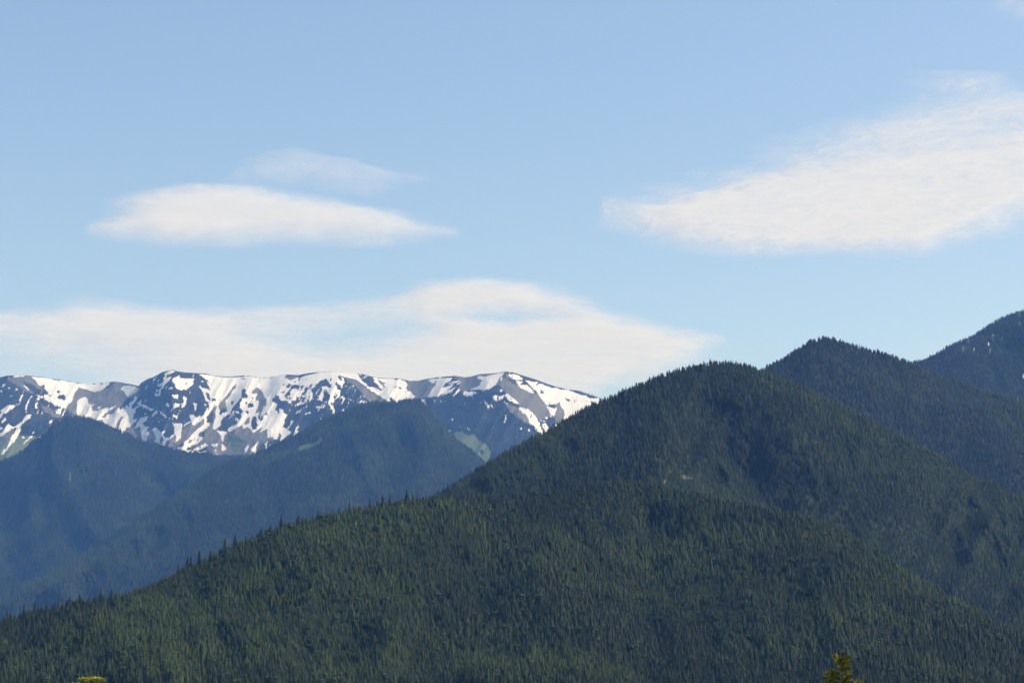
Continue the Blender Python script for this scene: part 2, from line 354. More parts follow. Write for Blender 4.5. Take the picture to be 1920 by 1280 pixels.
S 400,833.8 407.5,831.2 405,837.8 400,836.2
S 462.5,834.4 466.5,833.8 464,845.6 458.5,846 460,837.5
S 483.1,826.9 481.9,833.8 478.1,840 481,851.2 475,851.2 469.4,842.5 477.5,835
S 497.2,831.2 503.1,827.2 500.2,833.8 502.2,842.5 500,845.6 497.8,838.8
S 511.9,826.2 514.4,826.9 513.1,828.8
S 508.8,830 511.2,830.6 509.4,833.1
S 504.4,833.8 506.9,833.1 505.6,835.6
S 523.8,828.8 526.5,829.4 525,831.5
S 542.5,818.8 546.5,817.8 545,819.8
S 549.4,815 555,802.5 561.2,795.6 557.5,805 562.2,810 556.2,817.8 551.2,815.6
S 535.6,804 543.8,796.2 546.2,788.1 551.5,790 546.5,796.5 538.8,802.8
S 592.5,763.8 597.5,761 603.8,762.5 611.5,755.6 608.8,763.8 602.5,765 597.8,771.9 595,765.6
S 552.8,775.6 556.2,771.9 566.2,766 566.5,770 556.2,775.2
S 571,776 575,774 583.8,772.5 583.8,775.2 572.5,777.1
S 525.6,757.5 528.5,756.9 526.5,758.8
S 587.5,796.2 591.2,795 590.6,799.4
S 600,781.9 606.9,787.5 605,790
S 611.2,764.6 614.4,764.6 612.5,765.8
S 651.2,716.9 653.8,718.5 651.9,719
S 648.1,723.1 650.6,721.5 650,725.2
S 633.8,708.8 637.5,713.8 644.4,716.9 641.2,725.6 636.2,720 631.2,715
S 637.5,743.8 643.8,740 646.2,748.8 643.1,750 642.5,743.8 636.2,746.9
S 636.2,751.2 637.8,751.2 636.9,753.1
S 650.6,747.5 652.5,747.5 651.9,750
S 667.5,747.5 671.2,747.5 670,749.4
S 691.9,754.8 694,755 692.8,756.9
S 639.8,763.1 643.1,758.1 643.1,762.5 641.2,765
S 639.8,767.5 643.8,765.6 644.8,770 642.5,773.5 640.2,771.2
S 689.4,750.6 691.2,751 690.2,751.9
S 655,748.8 658.1,748.8 656.9,751
R 637.5,703.8 650,708.8 665,711.2 675,717.5 687.5,728.8 703.8,738.8 732.5,754.4 720,756.9 695,756.9 687.5,746.2 680,737.5 667.5,726.2 656.2,716.2
R 765,715 787.5,713.1 800,711.2 805,716.2 812.5,720 821.2,710.6 812.5,727.5 802.5,742.5 800,746.9 775,749.4 780,740 772.5,736.2 763.8,732.5
S 628.8,698.2 670,699.5 673.8,706.2 677.5,711.2 687.5,721.2 695,726.9 696.9,723.8 706.2,728.8 718.1,731.5 706.2,720 698.8,714.4 703.8,713.8 698.1,706.9 703.8,707.6 710,709.5 725,709.5 750,710.1 756.2,713.5 765,717.2 762.5,725 764,733.1 772.5,736.2 775,740 780.2,740.6 771.2,751.2 762.5,750.9 747.5,751.2 745,756.5 741,756 737.5,747.5 728.8,741.9 731.9,754 712.5,742.5 697.5,733.8 686.2,725 677.5,717.5 667.5,711.2 650,707.5 641.2,703.8 631.2,702.5
D 707.5,711 715,715.6 725,726 718.8,723.1 710,715.6
D 747.5,727.5 750.6,724.8 754,728.8 748.8,729.1
R 700,727.5 703.8,729.4 714.4,738.5 711.2,737.2
D 740,708.8 746.9,708.5 746.2,711.2 742.5,711.5
S 673.8,700.6 680,701.2 676.9,703.1
S 685,704.4 691.2,704.8 687.5,706.5
S 800,712.2 807.5,710 821.9,709.8 812.5,717.8 806.2,719 805,715
S 786.9,750.6 797.5,748.1 798.8,756.2 800,763.8 795,765.2 790,757.5
S 796.9,770.6 801.5,770.6 800.6,775.6
S 816.9,777.5 818.1,776.2 817.5,780.2
R 850,705.6 875,706.9 887.5,703.1 912.5,700 946.2,698.8 953.8,696.5 960,710 975,721.2 987.5,731.2 1000,736.2 1011.2,738.8 1025,760 1035,777.5 1023.8,785 1012.5,786.2 1005,782.5 995,770 975,762.5 962.5,750 943.8,731.2 937.5,722.5 930,722.5 912.5,730 882.5,730 867.5,737.5 860,727.5 865,713.8
D 946.2,699.4 955,696.9 966.2,712.5 975,722.5 966.2,721.2 955,713.8 943.8,706.2
R 945,757.5 975,765 987.5,775 991.2,787.5 1000,801.9 987.5,793.8 970,782.5 955,771.2
S 801.2,745.6 812.5,727.5 821.2,709 849.4,707.6 845,713.8 835,717.5 832.5,721.2 822.5,727.5 832.5,725 850,719.4 852.1,720.6 837.5,730 836.2,732.2 855,725 853.8,728.8 841.2,736.2 825,743.8 837.5,731.9 822.5,743.1 812.5,745.6
S 840,719 847.5,715 864,712.2 862.5,714 852.5,717.8
S 856.5,722.8 858.8,717.5 865.2,714.8 862.5,718.5
S 846.9,742.2 853.8,737.5 860,729 861.5,731.2 855,739.8 851.2,743.1
S 893.8,706.2 900,704.1 908.8,706.2 925,701.5 948.1,698.2 937.5,707.5 932.5,718.8 925,725 917.5,728.8 907.5,730 892.5,730.9 881.9,729.6 883.8,727.5 895,726.2 903.8,716.2 903.8,711.9 896.2,710
S 867.2,738.8 871.2,734 882.5,733.5 892.5,734.8 900.2,736.9 892.5,739.6 887.5,740.2 886.2,744 880,741.5 875,744.4 870,741.5
S 938.1,710.6 940,705.6 942.8,710 941.5,714 938.8,713.1
S 952.2,702.5 962.5,701 971.2,703.5 978.8,708.8 980.2,712.8 967.5,711.5 962.5,711.2 955,706.2
S 964.4,713.5 975,713.5 985,718.8 995,727.5 1001.5,735.2 995,736 985,731.2 975,726.2 971.2,720
S 923.5,743.8 930,739.8 940,743.8 950,736.2 956.2,740 966.2,750 975.2,757.8 967.5,756.5 956.2,750 947.5,746.2 938.8,751.5 931.2,751.5 925,748.8
D 932.5,745 936.2,743.8 935,748.8 931.2,747.5
D 943.8,745 950,743.8 947.5,748.8
D 955,745 960,745 957.5,748.8
S 944.8,751.2 954.4,757.5 947.5,756.5
S 936.2,729.4 941.2,730 940.6,733.8 937.5,731.9
S 907.2,751 916.2,757.5 918.5,762.5 915,768.1 911.2,760
S 918.1,757.2 921.2,757.2 925.2,763.8 921.9,764
S 897.8,751.2 902.8,755 900.2,756.5
S 946.5,777.5 949.6,777.2 949,788.8 951.9,789.4 945.6,791.9 943.8,790.6 947.2,783.8
S 846,785.2 851.5,781.9 849,786.2 850.6,791.5 847.5,790.2
S 874.8,800 878.1,800.6 883.1,806.9 877.5,804.4
S 988.5,804 994,804 991.2,809.4
S 976,801.2 978.1,801.2 980.2,807.5 976.9,805.2
S 842.5,807.5 844.8,806.2 846.9,808.1 844.4,809.4
S 861.2,798.5 863.1,797.8 864,799.4 862.2,800.6
S 896.9,826.5 899,825.2 900.6,826.5 898.8,828
S 890.6,822.2 892.5,821.2 893.5,822.8 891.9,823.8
S 886.5,818.8 888.1,818.1 888.8,819.5
S 980.6,813.5 982.5,812.8 983.5,814 981.9,815.2
S 831.5,772.5 833.8,771.9 833.5,775
S 832.2,777.5 834.4,776.9 836.2,782.5 834.4,781.9
S 930,780.6 932.2,779.8 931.9,782.8
S 861.5,760.2 865,760.2 863.5,762
S 812.8,747.5 815,747.5 815.2,755 814,755
S 825,751.9 828.5,751 826.5,755
S 804,750 806.5,750 805.2,751.9
S 870,753.8 872.5,755 871.5,756.2
S 835,751.2 837.5,750.6 836.2,752.5
S 875,747.2 878.1,746.2 876.5,748.1
S 886.2,745 889.4,744 887.5,746.2
S 965,788.1 971.2,791.9 968.8,791.5
S 939.4,773.5 942.5,776.2 941.2,776.9
S 926.2,783.8 928.1,783.1 927.5,786.2
S 866.2,792.8 868.1,795 866.9,796.2
G 836.9,805 840,806.9 848.8,815 855,808.8 848.1,795 850,796.2 856.2,811.2 865,808.1 875,815 887.5,816.2 900,826.2 908.8,831.2 920,847.5 920,856.2 910,870 902.5,865 897.5,857.5 881.2,846.2 865,841.2 858.8,831.2 850,822.5 841.2,816.2
D 900,846.2 906.2,841.2 907.5,851.2 901.2,853.8
D 973.8,721.2 983.8,713.8 995,722.5 1005,731.2 1000,733.8 987.5,721.2
R 1040,760 1047.5,755 1058.8,770 1058.8,785 1053.1,802.5 1045,797.5 1040,785 1037.5,780
S 983.8,712.9 991.2,714.5 1006.2,715.8 1027.5,723.2 1035,727 1063.8,730.8 1080,735.8 1092.5,742 1100,740.8 1106.2,745.8 1121.2,745.8 1127.5,748.8 1125,751.2 1121.2,755 1110,753.8 1106.2,761.2 1097.5,770 1091.2,777.5 1078.8,785 1070,790 1060,800 1056,802.5 1057.5,785 1058.1,771.2 1052.5,761.2 1047.5,755 1040,758.1 1025,758.8 1017.5,751.2 1010,738.8 1006.2,735 997.5,726.2 991.2,720
D 1011.9,730 1015,730 1020.6,737.8 1013.1,736.2
D 1058.5,744.8 1062.5,746.9 1067.8,747.8 1066.2,751.5 1060,748.5
D 1074.4,751.2 1079.4,751.5 1077.5,753.1
D 1073.1,740.2 1076.2,740.2 1075,741.5
D 1087.5,753.5 1090,753.5 1088.8,754.8
D 1080,749.8 1083.1,749.8 1081.2,750.8
D 1041.5,742.5 1044,742.8 1042.5,743.8
D 1105,752.5 1110,751.2 1113.8,755 1107.5,756.2
S 1023.5,759.8 1035,763.5 1041.2,766.2 1043.8,760.6 1043.5,770 1039,779 1032.5,773.8
S 972.2,765 978.8,762.2 990,766.2 997.5,772.5 1006.2,783.8 1011.5,792.5 1013.8,803.8 1019,812.5 1018.2,818 1013.8,815.6 1001.2,802.5 990,786.2 988.8,778.8 980,772.5 975,770
S 1015,793.8 1020,792.5 1025,795 1030,803.8 1025,811.9 1018.8,811.2 1016.2,802.5
D 1018.8,798.8 1020.6,797.5 1021.2,805 1019.4,803.8
D 1023.1,802.5 1025,801.2 1025.6,807.5
S 1038.5,796.2 1041.2,793.8 1045.2,797.5 1043.8,804 1040,801.5
S 1011.9,786.2 1022.5,788.1 1024,791.2 1015,790.8
S 1022.2,782.8 1025,780.2 1028.1,783.1 1024.4,785.6
S 1031.2,779.4 1035,778.5 1037.5,782.5 1035,781.9
S 960,745 963.8,750 972.5,755 974,758.5 967.5,756.5 960,753.8
S 1049.4,771.2 1051.9,771.2 1050.6,772.8
S 1040,787.5 1042.5,788.1 1041.2,790
S 1036.9,805.6 1040.6,806.2 1038.8,807.8
S 1051.9,800 1053.1,800 1052.5,801.9
S 321.9,841.9 332.5,838.8 336.2,840 353.8,843.1 363.8,845.6 360,847.5 347.5,848.1 337.5,846.2 327.5,844
S 407.5,805.6 416.2,808.8 427.5,809 421.2,815 417.8,828.1 414.4,817.5
S 362.5,843.8 367.5,838.8 386.2,831.2 390.2,835 375,841.2 370,845
S 370,846.2 380,845 389.4,845 385,848.1 380,849.4
S 383.8,853.1 386.2,850.6 388.5,852.2
S 395.6,835 406.2,831.5 408.5,832.5 406.2,838.1 400,836.9
S 402.5,842.5 406.2,842.5 406,847.5 403.8,846.2
S 403.8,850.2 406.9,848.8 406.5,852.2
S 414,831.5 416.9,832.5 425.6,840 423.8,845.6 418.1,845.6 414.4,840
S 458.1,845.6 461.2,835 466.2,834 464.8,840 462.5,846.2
S 483.8,826.9 480,837.5 481.2,847.5 479,855 469.4,843.1 476.2,837.5
S 497.2,832.5 503.5,826.9 500.2,835 502.2,843.1 500,846.2 497.8,840
S 423.1,866.2 431.2,860 430,865 441.2,865 451.2,859.4 447.5,866.2 441.2,869.4 430,867.5"""
COVER = [(l[0], [tuple(map(float, q.split(","))) for q in l.split()[1:]]) for l in _COVER.splitlines()]
def paint(px, py, items, jit=1.0, speck=False):
    """cover classes on a grid of photo pixels: snow, scree, meadow as 0..1, the rest dark rock or wood"""
    cov = np.zeros(px.shape + (3,))
    if not items: return cov
    subs = [(-.25, -.25), (.25, -.25), (-.25, .25), (.25, .25)]
    for sx, sy in subs:
        X = px + sx; Y = py + sy
        X = X + jit * (3.4 * (fbm(px * 0.45, py * 0.3, 5, 3) - 0.5) + 3.0 * (fbm(px * 0.1, py * 0.1, 15, 2) - 0.5)); Y = Y + jit * (4.6 * (fbm(px * 0.45, py * 0.3, 9, 3) - 0.5) + 3.0 * (fbm(px * 0.1, py * 0.1, 19, 2) - 0.5)) * np.clip((py - 706) / 14, 0.15, 1)
        c = np.zeros(px.shape + (3,))
        for cls, poly in items:
            xs = [p[0] for p in poly]; ys = [p[1] for p in poly]
            bb = (X >= min(xs)) & (X <= max(xs)) & (Y >= min(ys)) & (Y <= max(ys))
            if not bb.any(): continue
            idx = np.nonzero(bb); ins = inpoly(X[idx], Y[idx], poly)
            sel = tuple(a[ins] for a in idx)
            c[sel] = {'S': (1, 0, 0), 'R': (0, 1, 0), 'G': (0, 0, 1), 'D': (0, 0, 0)}[cls]
        if speck:
            # thin snow streaks caught on ledges of the dark crags, and rock ribs poking out of the snow
            uu = (px + 0.55 * py); n1_ = ridged(uu / 7.0, (py - 0.3 * px) / 22.0, 41, 3); n2_ = fbm(px / 60.0, py / 30.0, 47, 3); n3_ = fbm(uu / 4.0, py / 7.0, 51, 3)
            dark = c.sum(-1) < 0.5; alpine = (Y < 800 - 0.07 * np.abs(X - 420)) & (X < 700) | (Y < 770) & (X >= 700) & (X < 760) | (Y < 735) & (X >= 760)
            add = dark & alpine & (n1_ + 0.55 * n2_ + 0.5 * n3_ > 1.40 + 0.10 * ((X > 250) & (X < 400)) + 0.03)
            c[add] = (1, 0, 0)
            cut_ = (c[..., 0] > 0.5) & (n3_ + 0.6 * n2_ < 0.39)
            c[cut_] = (0, 0, 0)
        cov += c / len(subs)
    return cov

class Layer: pass
def build_layer(name, label, crest, foot, x0, x1, dx, nv, relief, items=(), prof=1.0, back=1100.0, backslope=0.55, jit=1.0, cut=0.0, ds=1.0):
    crest = [(a, b, c * ds) for a, b, c in crest]; foot = [(a, b, c * ds) for a, b, c in foot]
    L = Layer(); L.name = name
    nx = int((x1 - x0) / dx) + 1
    xs = np.linspace(x0, x1, nx)
    cx = [p[0] for p in crest]; fx = [p[0] for p in foot]
    yc = np.interp(xs, cx, [p[1] for p in crest]); Dc = np.interp(xs, cx, [p[2] for p in crest])
    kw = max(3, int(60 / dx)) | 1; Dc = np.convolve(np.pad(Dc, kw // 2, 'edge'), np.ones(kw) / kw, 'valid'); Dc = np.convolve(np.pad(Dc, kw // 2, 'edge'), np.ones(kw) / kw, 'valid')
    # crest lines are a little uneven, like real ground
    yc = yc + (fbm(xs / 22.0, xs * 0, hash_seed(name), 4) - 0.5) * 2.2 * cut
    yf = np.interp(xs, fx, [p[1] for p in foot]); Df = np.interp(xs, fx, [p[2] for p in foot])
    yf = np.maximum(yf, yc + 4)
    v = np.linspace(0, 1, nv)[:, None]
    PX = np.broadcast_to(xs, (nv, nx)).copy()
    PY = yf[None] + (yc - yf)[None] * v
    D = Df[None] + (Dc - Df)[None] * v ** prof
    fade = np.clip((1 - v) * 5.0, 0.0, 1) * 0.85 + 0.15
    rel = relief(PX, PY) * ds * (1.0 if ds < 0.8 else 0.9); D = D + rel * fade
    D = np.minimum(D, Dc[None] + rel * 0.15)
    rx, rz = ray(PX, PY)
    P = np.stack([rx * D, D, CAMZ + rz * D], -1)
    # rounded top and back slope
    nb = 14; rows = [P]; pz = P[-1]
    bsteps = np.cumsum(np.concatenate([[10, 15, 25], np.geomspace(40, back / 3, nb - 3)]))
    for s in bsteps:
        q = pz.copy(); q[:, 0] += rx[-1] * s; q[:, 1] += s
        q[:, 2] -= backslope * s * (s / (s + 60.0)) + (fbm(xs / 25.0, xs * 0 + s / 60.0, 4) - 0.5) * 0.15 * s
        q[:, 2] = np.maximum(q[:, 2], -1.0); rows.append(q[None])
    skirt = P[0].copy(); skirt[:, 2] = -1.0; skirt[:, 1] -= 1.0
    A = np.concatenate([skirt[None]] + rows, 0)
    ny = A.shape[0]
    ids = np.arange(ny * nx).reshape(ny, nx)
    q = np.stack([ids[:-1, :-1], ids[:-1, 1:], ids[1:, 1:], ids[1:, :-1]], -1).reshape(-1, 4)
    me = mesh_from(name, A.reshape(-1, 3), quads=q)
    cov = np.zeros((ny, nx, 4)); cov[..., 3] = 1
    cv = paint(PX, PY, items, jit, name == 'snowy_range'); cov[1:1 + nv, :, :3] = cv
    a = me.color_attributes.new('cover', 'FLOAT_COLOR', 'POINT'); a.data.foreach_set('color', cov.reshape(-1).astype(np.float32))
    o = link(name, me, M_TERR if name == 'snowy_range' else M_WOOD); tag(o, label, kind='structure')
    L.P = A[1:1 + nv + 6]; L.PX = np.concatenate([PX] + [PX[-1:]] * 6); L.PY = np.concatenate([PY] + [PY[-1:]] * 6)
    L.cov = cov[1:1 + nv + 6, :, :3]; L.nv = nv
    return L
def hash_seed(s): return sum(ord(c) for c in s) % 40

def spurs(lst):
    def f(X, Y):
        d = 0
        for line, amp, wd in lst:
            d = d - amp * np.exp(-(segdist(X, Y, line) / wd) ** 1.6)
        return d
    return f

RB = lambda cx, cy, r: [(cx + 0.9 * r * math.cos(a) * (0.7 + 0.5 * ((k * 7) % 3) / 3), cy + 1.25 * r * 1.6 * math.sin(a)) for k, a in enumerate(np.linspace(0, 6.0, 7))]
# the near wooded hill across the bottom of the picture
sp1 = spurs([([(540, 985), (560, 1040), (640, 1105), (760, 1185), (880, 1255), (1000, 1340)], 85, 80),
             ([(800, 940), (900, 1010), (1010, 1090), (1060, 1180), (1080, 1300)], 150, 80),
             ([(1560, 985), (1560, 1050), (1600, 1130), (1640, 1230), (1660, 1350)], 200, 95),
             ([(1340, 940), (1380, 1000), (1400, 1100), (1380, 1250), (1370, 1350)], 90, 60),
             ([(1230, 990), (1220, 1100), (1200, 1350)], -140, 60),
             ([(170, 1150), (260, 1210), (330, 1350)], 120, 60),
             ([(1100, 905), (1200, 905), (1330, 935), (1480, 960), (1560, 985)], 60, 30)])
def rel1(X, Y):
    return sp1(X, Y) - 230 * (ridged(X / 190.0 + Y / 400.0, Y / 420.0, 2, 4) - 0.6) - 110 * (ridged(X / 75.0 - Y / 160.0, Y / 170.0, 13, 3) - 0.6) + 40 * (fbm(X / 30.0, Y / 40.0, 8, 3) - 0.5)
L1 = build_layer('near_hill', 'nearest dark green wooded hill filling the bottom of the view',
    [(-400, 1250, 4550), (-100, 1185, 4700), (0, 1168, 4800), (60, 1150, 4850), (130, 1140, 4900), (200, 1128, 4950), (260, 1106, 5000), (320, 1080, 5050), (350, 1066, 5080), (400, 1048, 5120),
     (430, 1034, 5150), (500, 1004, 5220), (540, 990, 5260), (600, 977, 5320), (660, 962, 5380), (720, 951, 5420), (790, 944, 5480), (850, 940, 5530), (950, 935, 5620), (1050, 925, 5750), (1120, 912, 5850), (1200, 908, 5900),
     (1280, 925, 5850), (1340, 940, 5800), (1430, 958, 5700), (1500, 972, 5650), (1560, 990, 5600), (1620, 1025, 5520), (1700, 1075, 5400), (1760, 1110, 5300), (1850, 1165, 5150), (1920, 1200, 5050), (2100, 1270, 4800), (2400, 1320, 4600)],
    [(-400, 1345, 3700), (700, 1350, 3900), (1500, 1350, 3900), (2400, 1345, 3800)], -400, 2400, 4, 150, rel1, prof=0.85, cut=1.0, ds=0.66)
# the main hill behind it
sp2 = spurs([([(1340, 690), (1250, 790), (1210, 900), (1180, 990)], 130, 60),
             ([(1340, 690), (1430, 760), (1520, 850), (1640, 960), (1720, 1080)], 120, 65),
             ([(1500, 735), (1650, 800), (1780, 880), (1920, 960), (2050, 1060)], 85, 60),
             ([(1340, 760), (1390, 880), (1450, 960)], -110, 45), ([(1560, 850), (1700, 980), (1800, 1060)], -40, 60)])
def rel2(X, Y):
    return sp2(X, Y) - 230 * (ridged(X / 150.0 + Y / 300.0, Y / 300.0, 6, 4) - 0.6) - 110 * (ridged(X / 65.0 - Y / 140.0, Y / 140.0, 19, 3) - 0.6) + 40 * (fbm(X / 25.0, Y / 30.0, 12, 3) - 0.5)
L2 = build_layer('main_hill', 'broad wooded hill in the middle right behind the near hill',
    [(560, 1040, 6500), (700, 985, 6550), (790, 945, 6620), (830, 920, 6680), (880, 890, 6770), (910, 872, 6830), (960, 846, 6930), (1000, 824, 7000), (1050, 796, 7100), (1100, 768, 7200), (1150, 745, 7300), (1200, 724, 7420), (1250, 705, 7540),
     (1300, 691, 7660), (1345, 683, 7740), (1390, 688, 7760), (1430, 699, 7760), (1480, 718, 7740), (1540, 745, 7700), (1600, 775, 7650), (1680, 815, 7580), (1760, 858, 7500), (1840, 898, 7420), (1920, 938, 7350), (2050, 1010, 7250), (2300, 1120, 7000)],
    [(560, 1110, 6250), (900, 1020, 6250), (1200, 1010, 6350), (1500, 1080, 6200), (1920, 1290, 5900), (2300, 1310, 5900)], 560, 2300, 2.4, 170, rel2,
    items=[('R', [(1241, 906), (1245, 900), (1249, 896), (1251, 898), (1248, 904), (1246, 908)]), ('R', RB(1256, 885, 1.4)), ('R', RB(1297, 910, 1.5)), ('R', RB(1263, 893, 1.2)), ('R', [(1277, 893), (1282, 889), (1287, 892), (1295, 894), (1300, 897), (1291, 899), (1284, 896), (1279, 898)])], prof=0.9, cut=1.0, ds=0.72)
# the second peak
def rel3(X, Y):
    return spurs([([(1540, 640), (1500, 720), (1560, 820)], 150, 60), ([(1540, 640), (1700, 740), (1900, 870)], 130, 55)])(X, Y) - 170 * (ridged(X / 120.0 + Y / 260.0, Y / 260.0, 9, 4) - 0.6)
L3 = build_layer('pointed_hill', 'pointed wooded hill rising behind the main hill',
    [(1250, 780, 9300), (1380, 715, 9400), (1430, 696, 9450), (1460, 680, 9500), (1490, 660, 9550), (1520, 643, 9600), (1545, 638, 9620), (1580, 645, 9640), (1620, 656, 9660), (1660, 668, 9680), (1710, 684, 9680), (1760, 706, 9660), (1820, 727, 9620), (1870, 743, 9580),
     (1920, 757, 9550), (2050, 800, 9400), (2350, 900, 9100)],
    [(1250, 860, 8700), (1500, 850, 8550), (1920, 1010, 8300), (2350, 1150, 8200)], 1250, 2350, 3, 90, rel3, prof=0.9, cut=1.0, ds=0.86)
# the farthest hill on the right
def rel4(X, Y):
    return -200 * (ridged(X / 90.0 - Y / 200.0, Y / 200.0, 14, 4) - 0.6)
L4 = build_layer('steep_hill', 'steep blue wooded hill with pale rock scars at the right edge',
    [(1560, 760, 12400), (1660, 705, 12500), (1705, 684, 12550), (1740, 671, 12600), (1780, 652, 12650), (1830, 626, 12720), (1860, 608, 12780), (1890, 592, 12820), (1920, 582, 12860), (2000, 560, 12900), (2200, 620, 12800), (2500, 760, 12300)],
    [(1560, 830, 11300), (1920, 830, 11000), (2500, 960, 11000)], 1560, 2500, 1.25, 170, rel4,
    items=[('S', RB(1826, 655, 2.0)), ('R', RB(1842, 631, 1.6)), ('R', RB(1861, 636, 1.6)), ('S', RB(1862, 628, 1.4)), ('S', RB(1853, 645, 1.8)), ('R', RB(1812, 651, 1.5)), ('R', RB(1806, 655, 4)), ('R', RB(1850, 704, 1.2)),
           ('R', RB(1816, 640, 3.0)), ('R', RB(1912, 590, 2.2)), ('R', RB(1856, 658, 3)), ('R', RB(1849, 668, 1.3)), ('R', RB(1764, 677, 1.2)), ('R', RB(1911, 607, 2.2)), ('S', RB(1919, 705, 2.5)), ('R', RB(1879, 636, 1.8)), ('R', RB(1834, 666, 2))], prof=1.0, cut=1.0, jit=0.5, ds=0.95)
# blue wooded foothills below the snow
def rel5(X, Y):
    return spurs([([(140, 790), (200, 880), (230, 1000), (260, 1150)], 260, 55), ([(30, 860), (60, 960), (90, 1100)], 200, 45),
                  ([(330, 850), (360, 900)], 100, 30)])(X, Y) - 420 * (ridged(X / 150.0 - Y / 260.0, Y / 330.0, 17, 3) - 0.6) - 160 * (ridged(X / 55.0 + Y / 150.0, Y / 130.0, 23, 3) - 0.6)
L5 = build_layer('left_foothill', 'blue hazy wooded foothill below the snow at the left',
    [(-400, 1000, 12400), (-150, 915, 12500), (0, 868, 12600), (20, 860, 12600), (45, 846, 12620), (62, 829, 12650), (90, 812, 12680), (100, 792, 12700), (125, 785, 12720), (150, 783, 12740), (165, 785, 12740), (190, 795, 12730), (215, 806, 12720), (240, 817, 12700),
     (262, 826, 12700), (300, 838, 12680), (322, 843, 12660), (354, 850, 12640), (387, 854, 12620), (406, 856, 12600), (425, 868, 12550), (450, 885, 12500), (560, 960, 12200)],
    [(-400, 1260, 9500), (0, 1230, 9600), (300, 1160, 10000), (560, 1100, 10600)], -400, 560, 3, 130, rel5,
    items=[('R', [(129, 888), (132, 886), (133, 900), (130, 905)]), ('R', [(131, 908), (133, 908), (133, 925), (132, 926)])], prof=0.9, cut=0.6, ds=1.40)
def rel5b(X, Y):
    return spurs([([(430, 870), (370, 915), (300, 960), (200, 1040), (120, 1100)], 320, 40), ([(560, 815), (520, 900), (430, 990), (330, 1080)], 220, 50),
                  ([(700, 757), (690, 850), (620, 960), (560, 1040)], 260, 60), ([(740, 757), (800, 820), (860, 900)], 160, 40)])(X, Y) - 400 * (ridged(X / 150.0 + Y / 240.0, Y / 320.0, 21, 3) - 0.6) - 160 * (ridged(X / 60.0 - Y / 140.0, Y / 130.0, 27, 3) - 0.6)
L5b = build_layer('middle_foothill', 'blue hazy wooded foothill in front of the snowy range',
    [(-150, 1145, 9700), (0, 1112, 9850), (80, 1085, 10000), (150, 1045, 10200), (210, 1005, 10400), (270, 968, 10600), (330, 930, 10900), (380, 898, 11100), (425, 869, 11400), (444, 865, 11450), (455, 860, 11500), (470, 856, 11530), (485, 850, 11550), (497, 845, 11570), (512, 836, 11600), (537, 824, 11650), (562, 815, 11700), (575, 806, 11740),
     (600, 791, 11800), (612, 786, 11830), (631, 780, 11860), (656, 770, 11900), (687, 761, 11950), (700, 757, 11960), (737, 757, 11980), (760, 752, 11990), (785, 750, 12000), (800, 765, 11980), (820, 788, 11940), (840, 811, 11900), (860, 829, 11860), (880, 845, 11800), (900, 862, 11750),
     (960, 905, 11600), (1100, 980, 11300)],
    [(-150, 1255, 9000), (0, 1230, 9100), (400, 1120, 9300), (800, 1020, 9800), (1100, 1010, 10500)], -150, 1100, 3, 150, rel5b,
    items=[('G', [(556, 850), (560, 838), (570, 832), (588, 830), (603, 822), (608, 822), (598, 835), (575, 842), (562, 850)]), ('G', [(570, 808), (590, 800), (600, 796), (585, 806)])], prof=0.9, cut=0.8, ds=1.32)
# the snowy range
def rel6(X, Y):
    a = ridged((X + 0.55 * Y + 14 * fbm(X / 40.0, Y / 25.0, 61, 3)) / 30.0, (Y - 0.2 * X) / 40.0, 25, 4)
    b = ridged((X + 0.55 * Y) / 110.0, Y / 260.0, 31, 3)
    return -70 * (a - 0.6) - 560 * (b - 0.6)
L6 = build_layer('snowy_range', 'distant rocky range streaked with snow along the left skyline',
    [(-420, 760, 15600), (-200, 730, 15600), (-60, 716, 15600), (0, 707, 15600), (12, 704, 15600), (45, 703, 15600), (82, 707, 15700), (125, 714, 15900), (138, 716, 15900), (160, 720, 15900), (190, 718, 15900), (215, 715, 15900), (240, 719, 15850), (260, 723, 15700), (265, 717, 15500), (277, 710, 15400), (287, 707, 15400),
     (305, 697, 15400), (322, 693, 15400), (335, 696, 15400), (347, 698, 15450), (367, 699, 15500), (385, 700, 15600), (400, 704, 15600), (425, 706, 15650), (455, 704, 15650), (470, 705, 15650), (485, 708, 15700), (507, 707, 15700), (525, 703, 15650), (540, 702, 15600), (560, 703, 15600), (580, 699, 15550), (600, 697, 15500), (620, 696, 15500), (645, 699, 15550),
     (677, 700, 15600), (690, 704, 15600), (707, 708, 15650), (727, 709, 15700), (745, 709, 15700), (770, 714, 15750), (785, 713, 15750), (800, 710, 15700), (820, 707, 15600), (852, 704, 15500), (872, 707, 15500), (885, 705, 15450), (900, 701, 15400), (930, 699, 15350), (950, 696, 15300), (962, 698, 15350), (975, 702, 15400), (1007, 712, 15600), (1025, 719, 15700), (1040, 724, 15800), (1065, 730, 15900), (1085, 732, 15900),
     (1110, 741, 15900), (1127, 747, 15900), (1180, 765, 15900), (1350, 830, 15500)],
    [(-420, 960, 13300), (0, 950, 13300), (400, 935, 13400), (700, 900, 13400), (900, 940, 13000), (1350, 980, 13000)], -420, 1350, 1.25, 225, rel6, items=COVER, prof=1.0, back=1800, cut=0.3, ds=1.42)

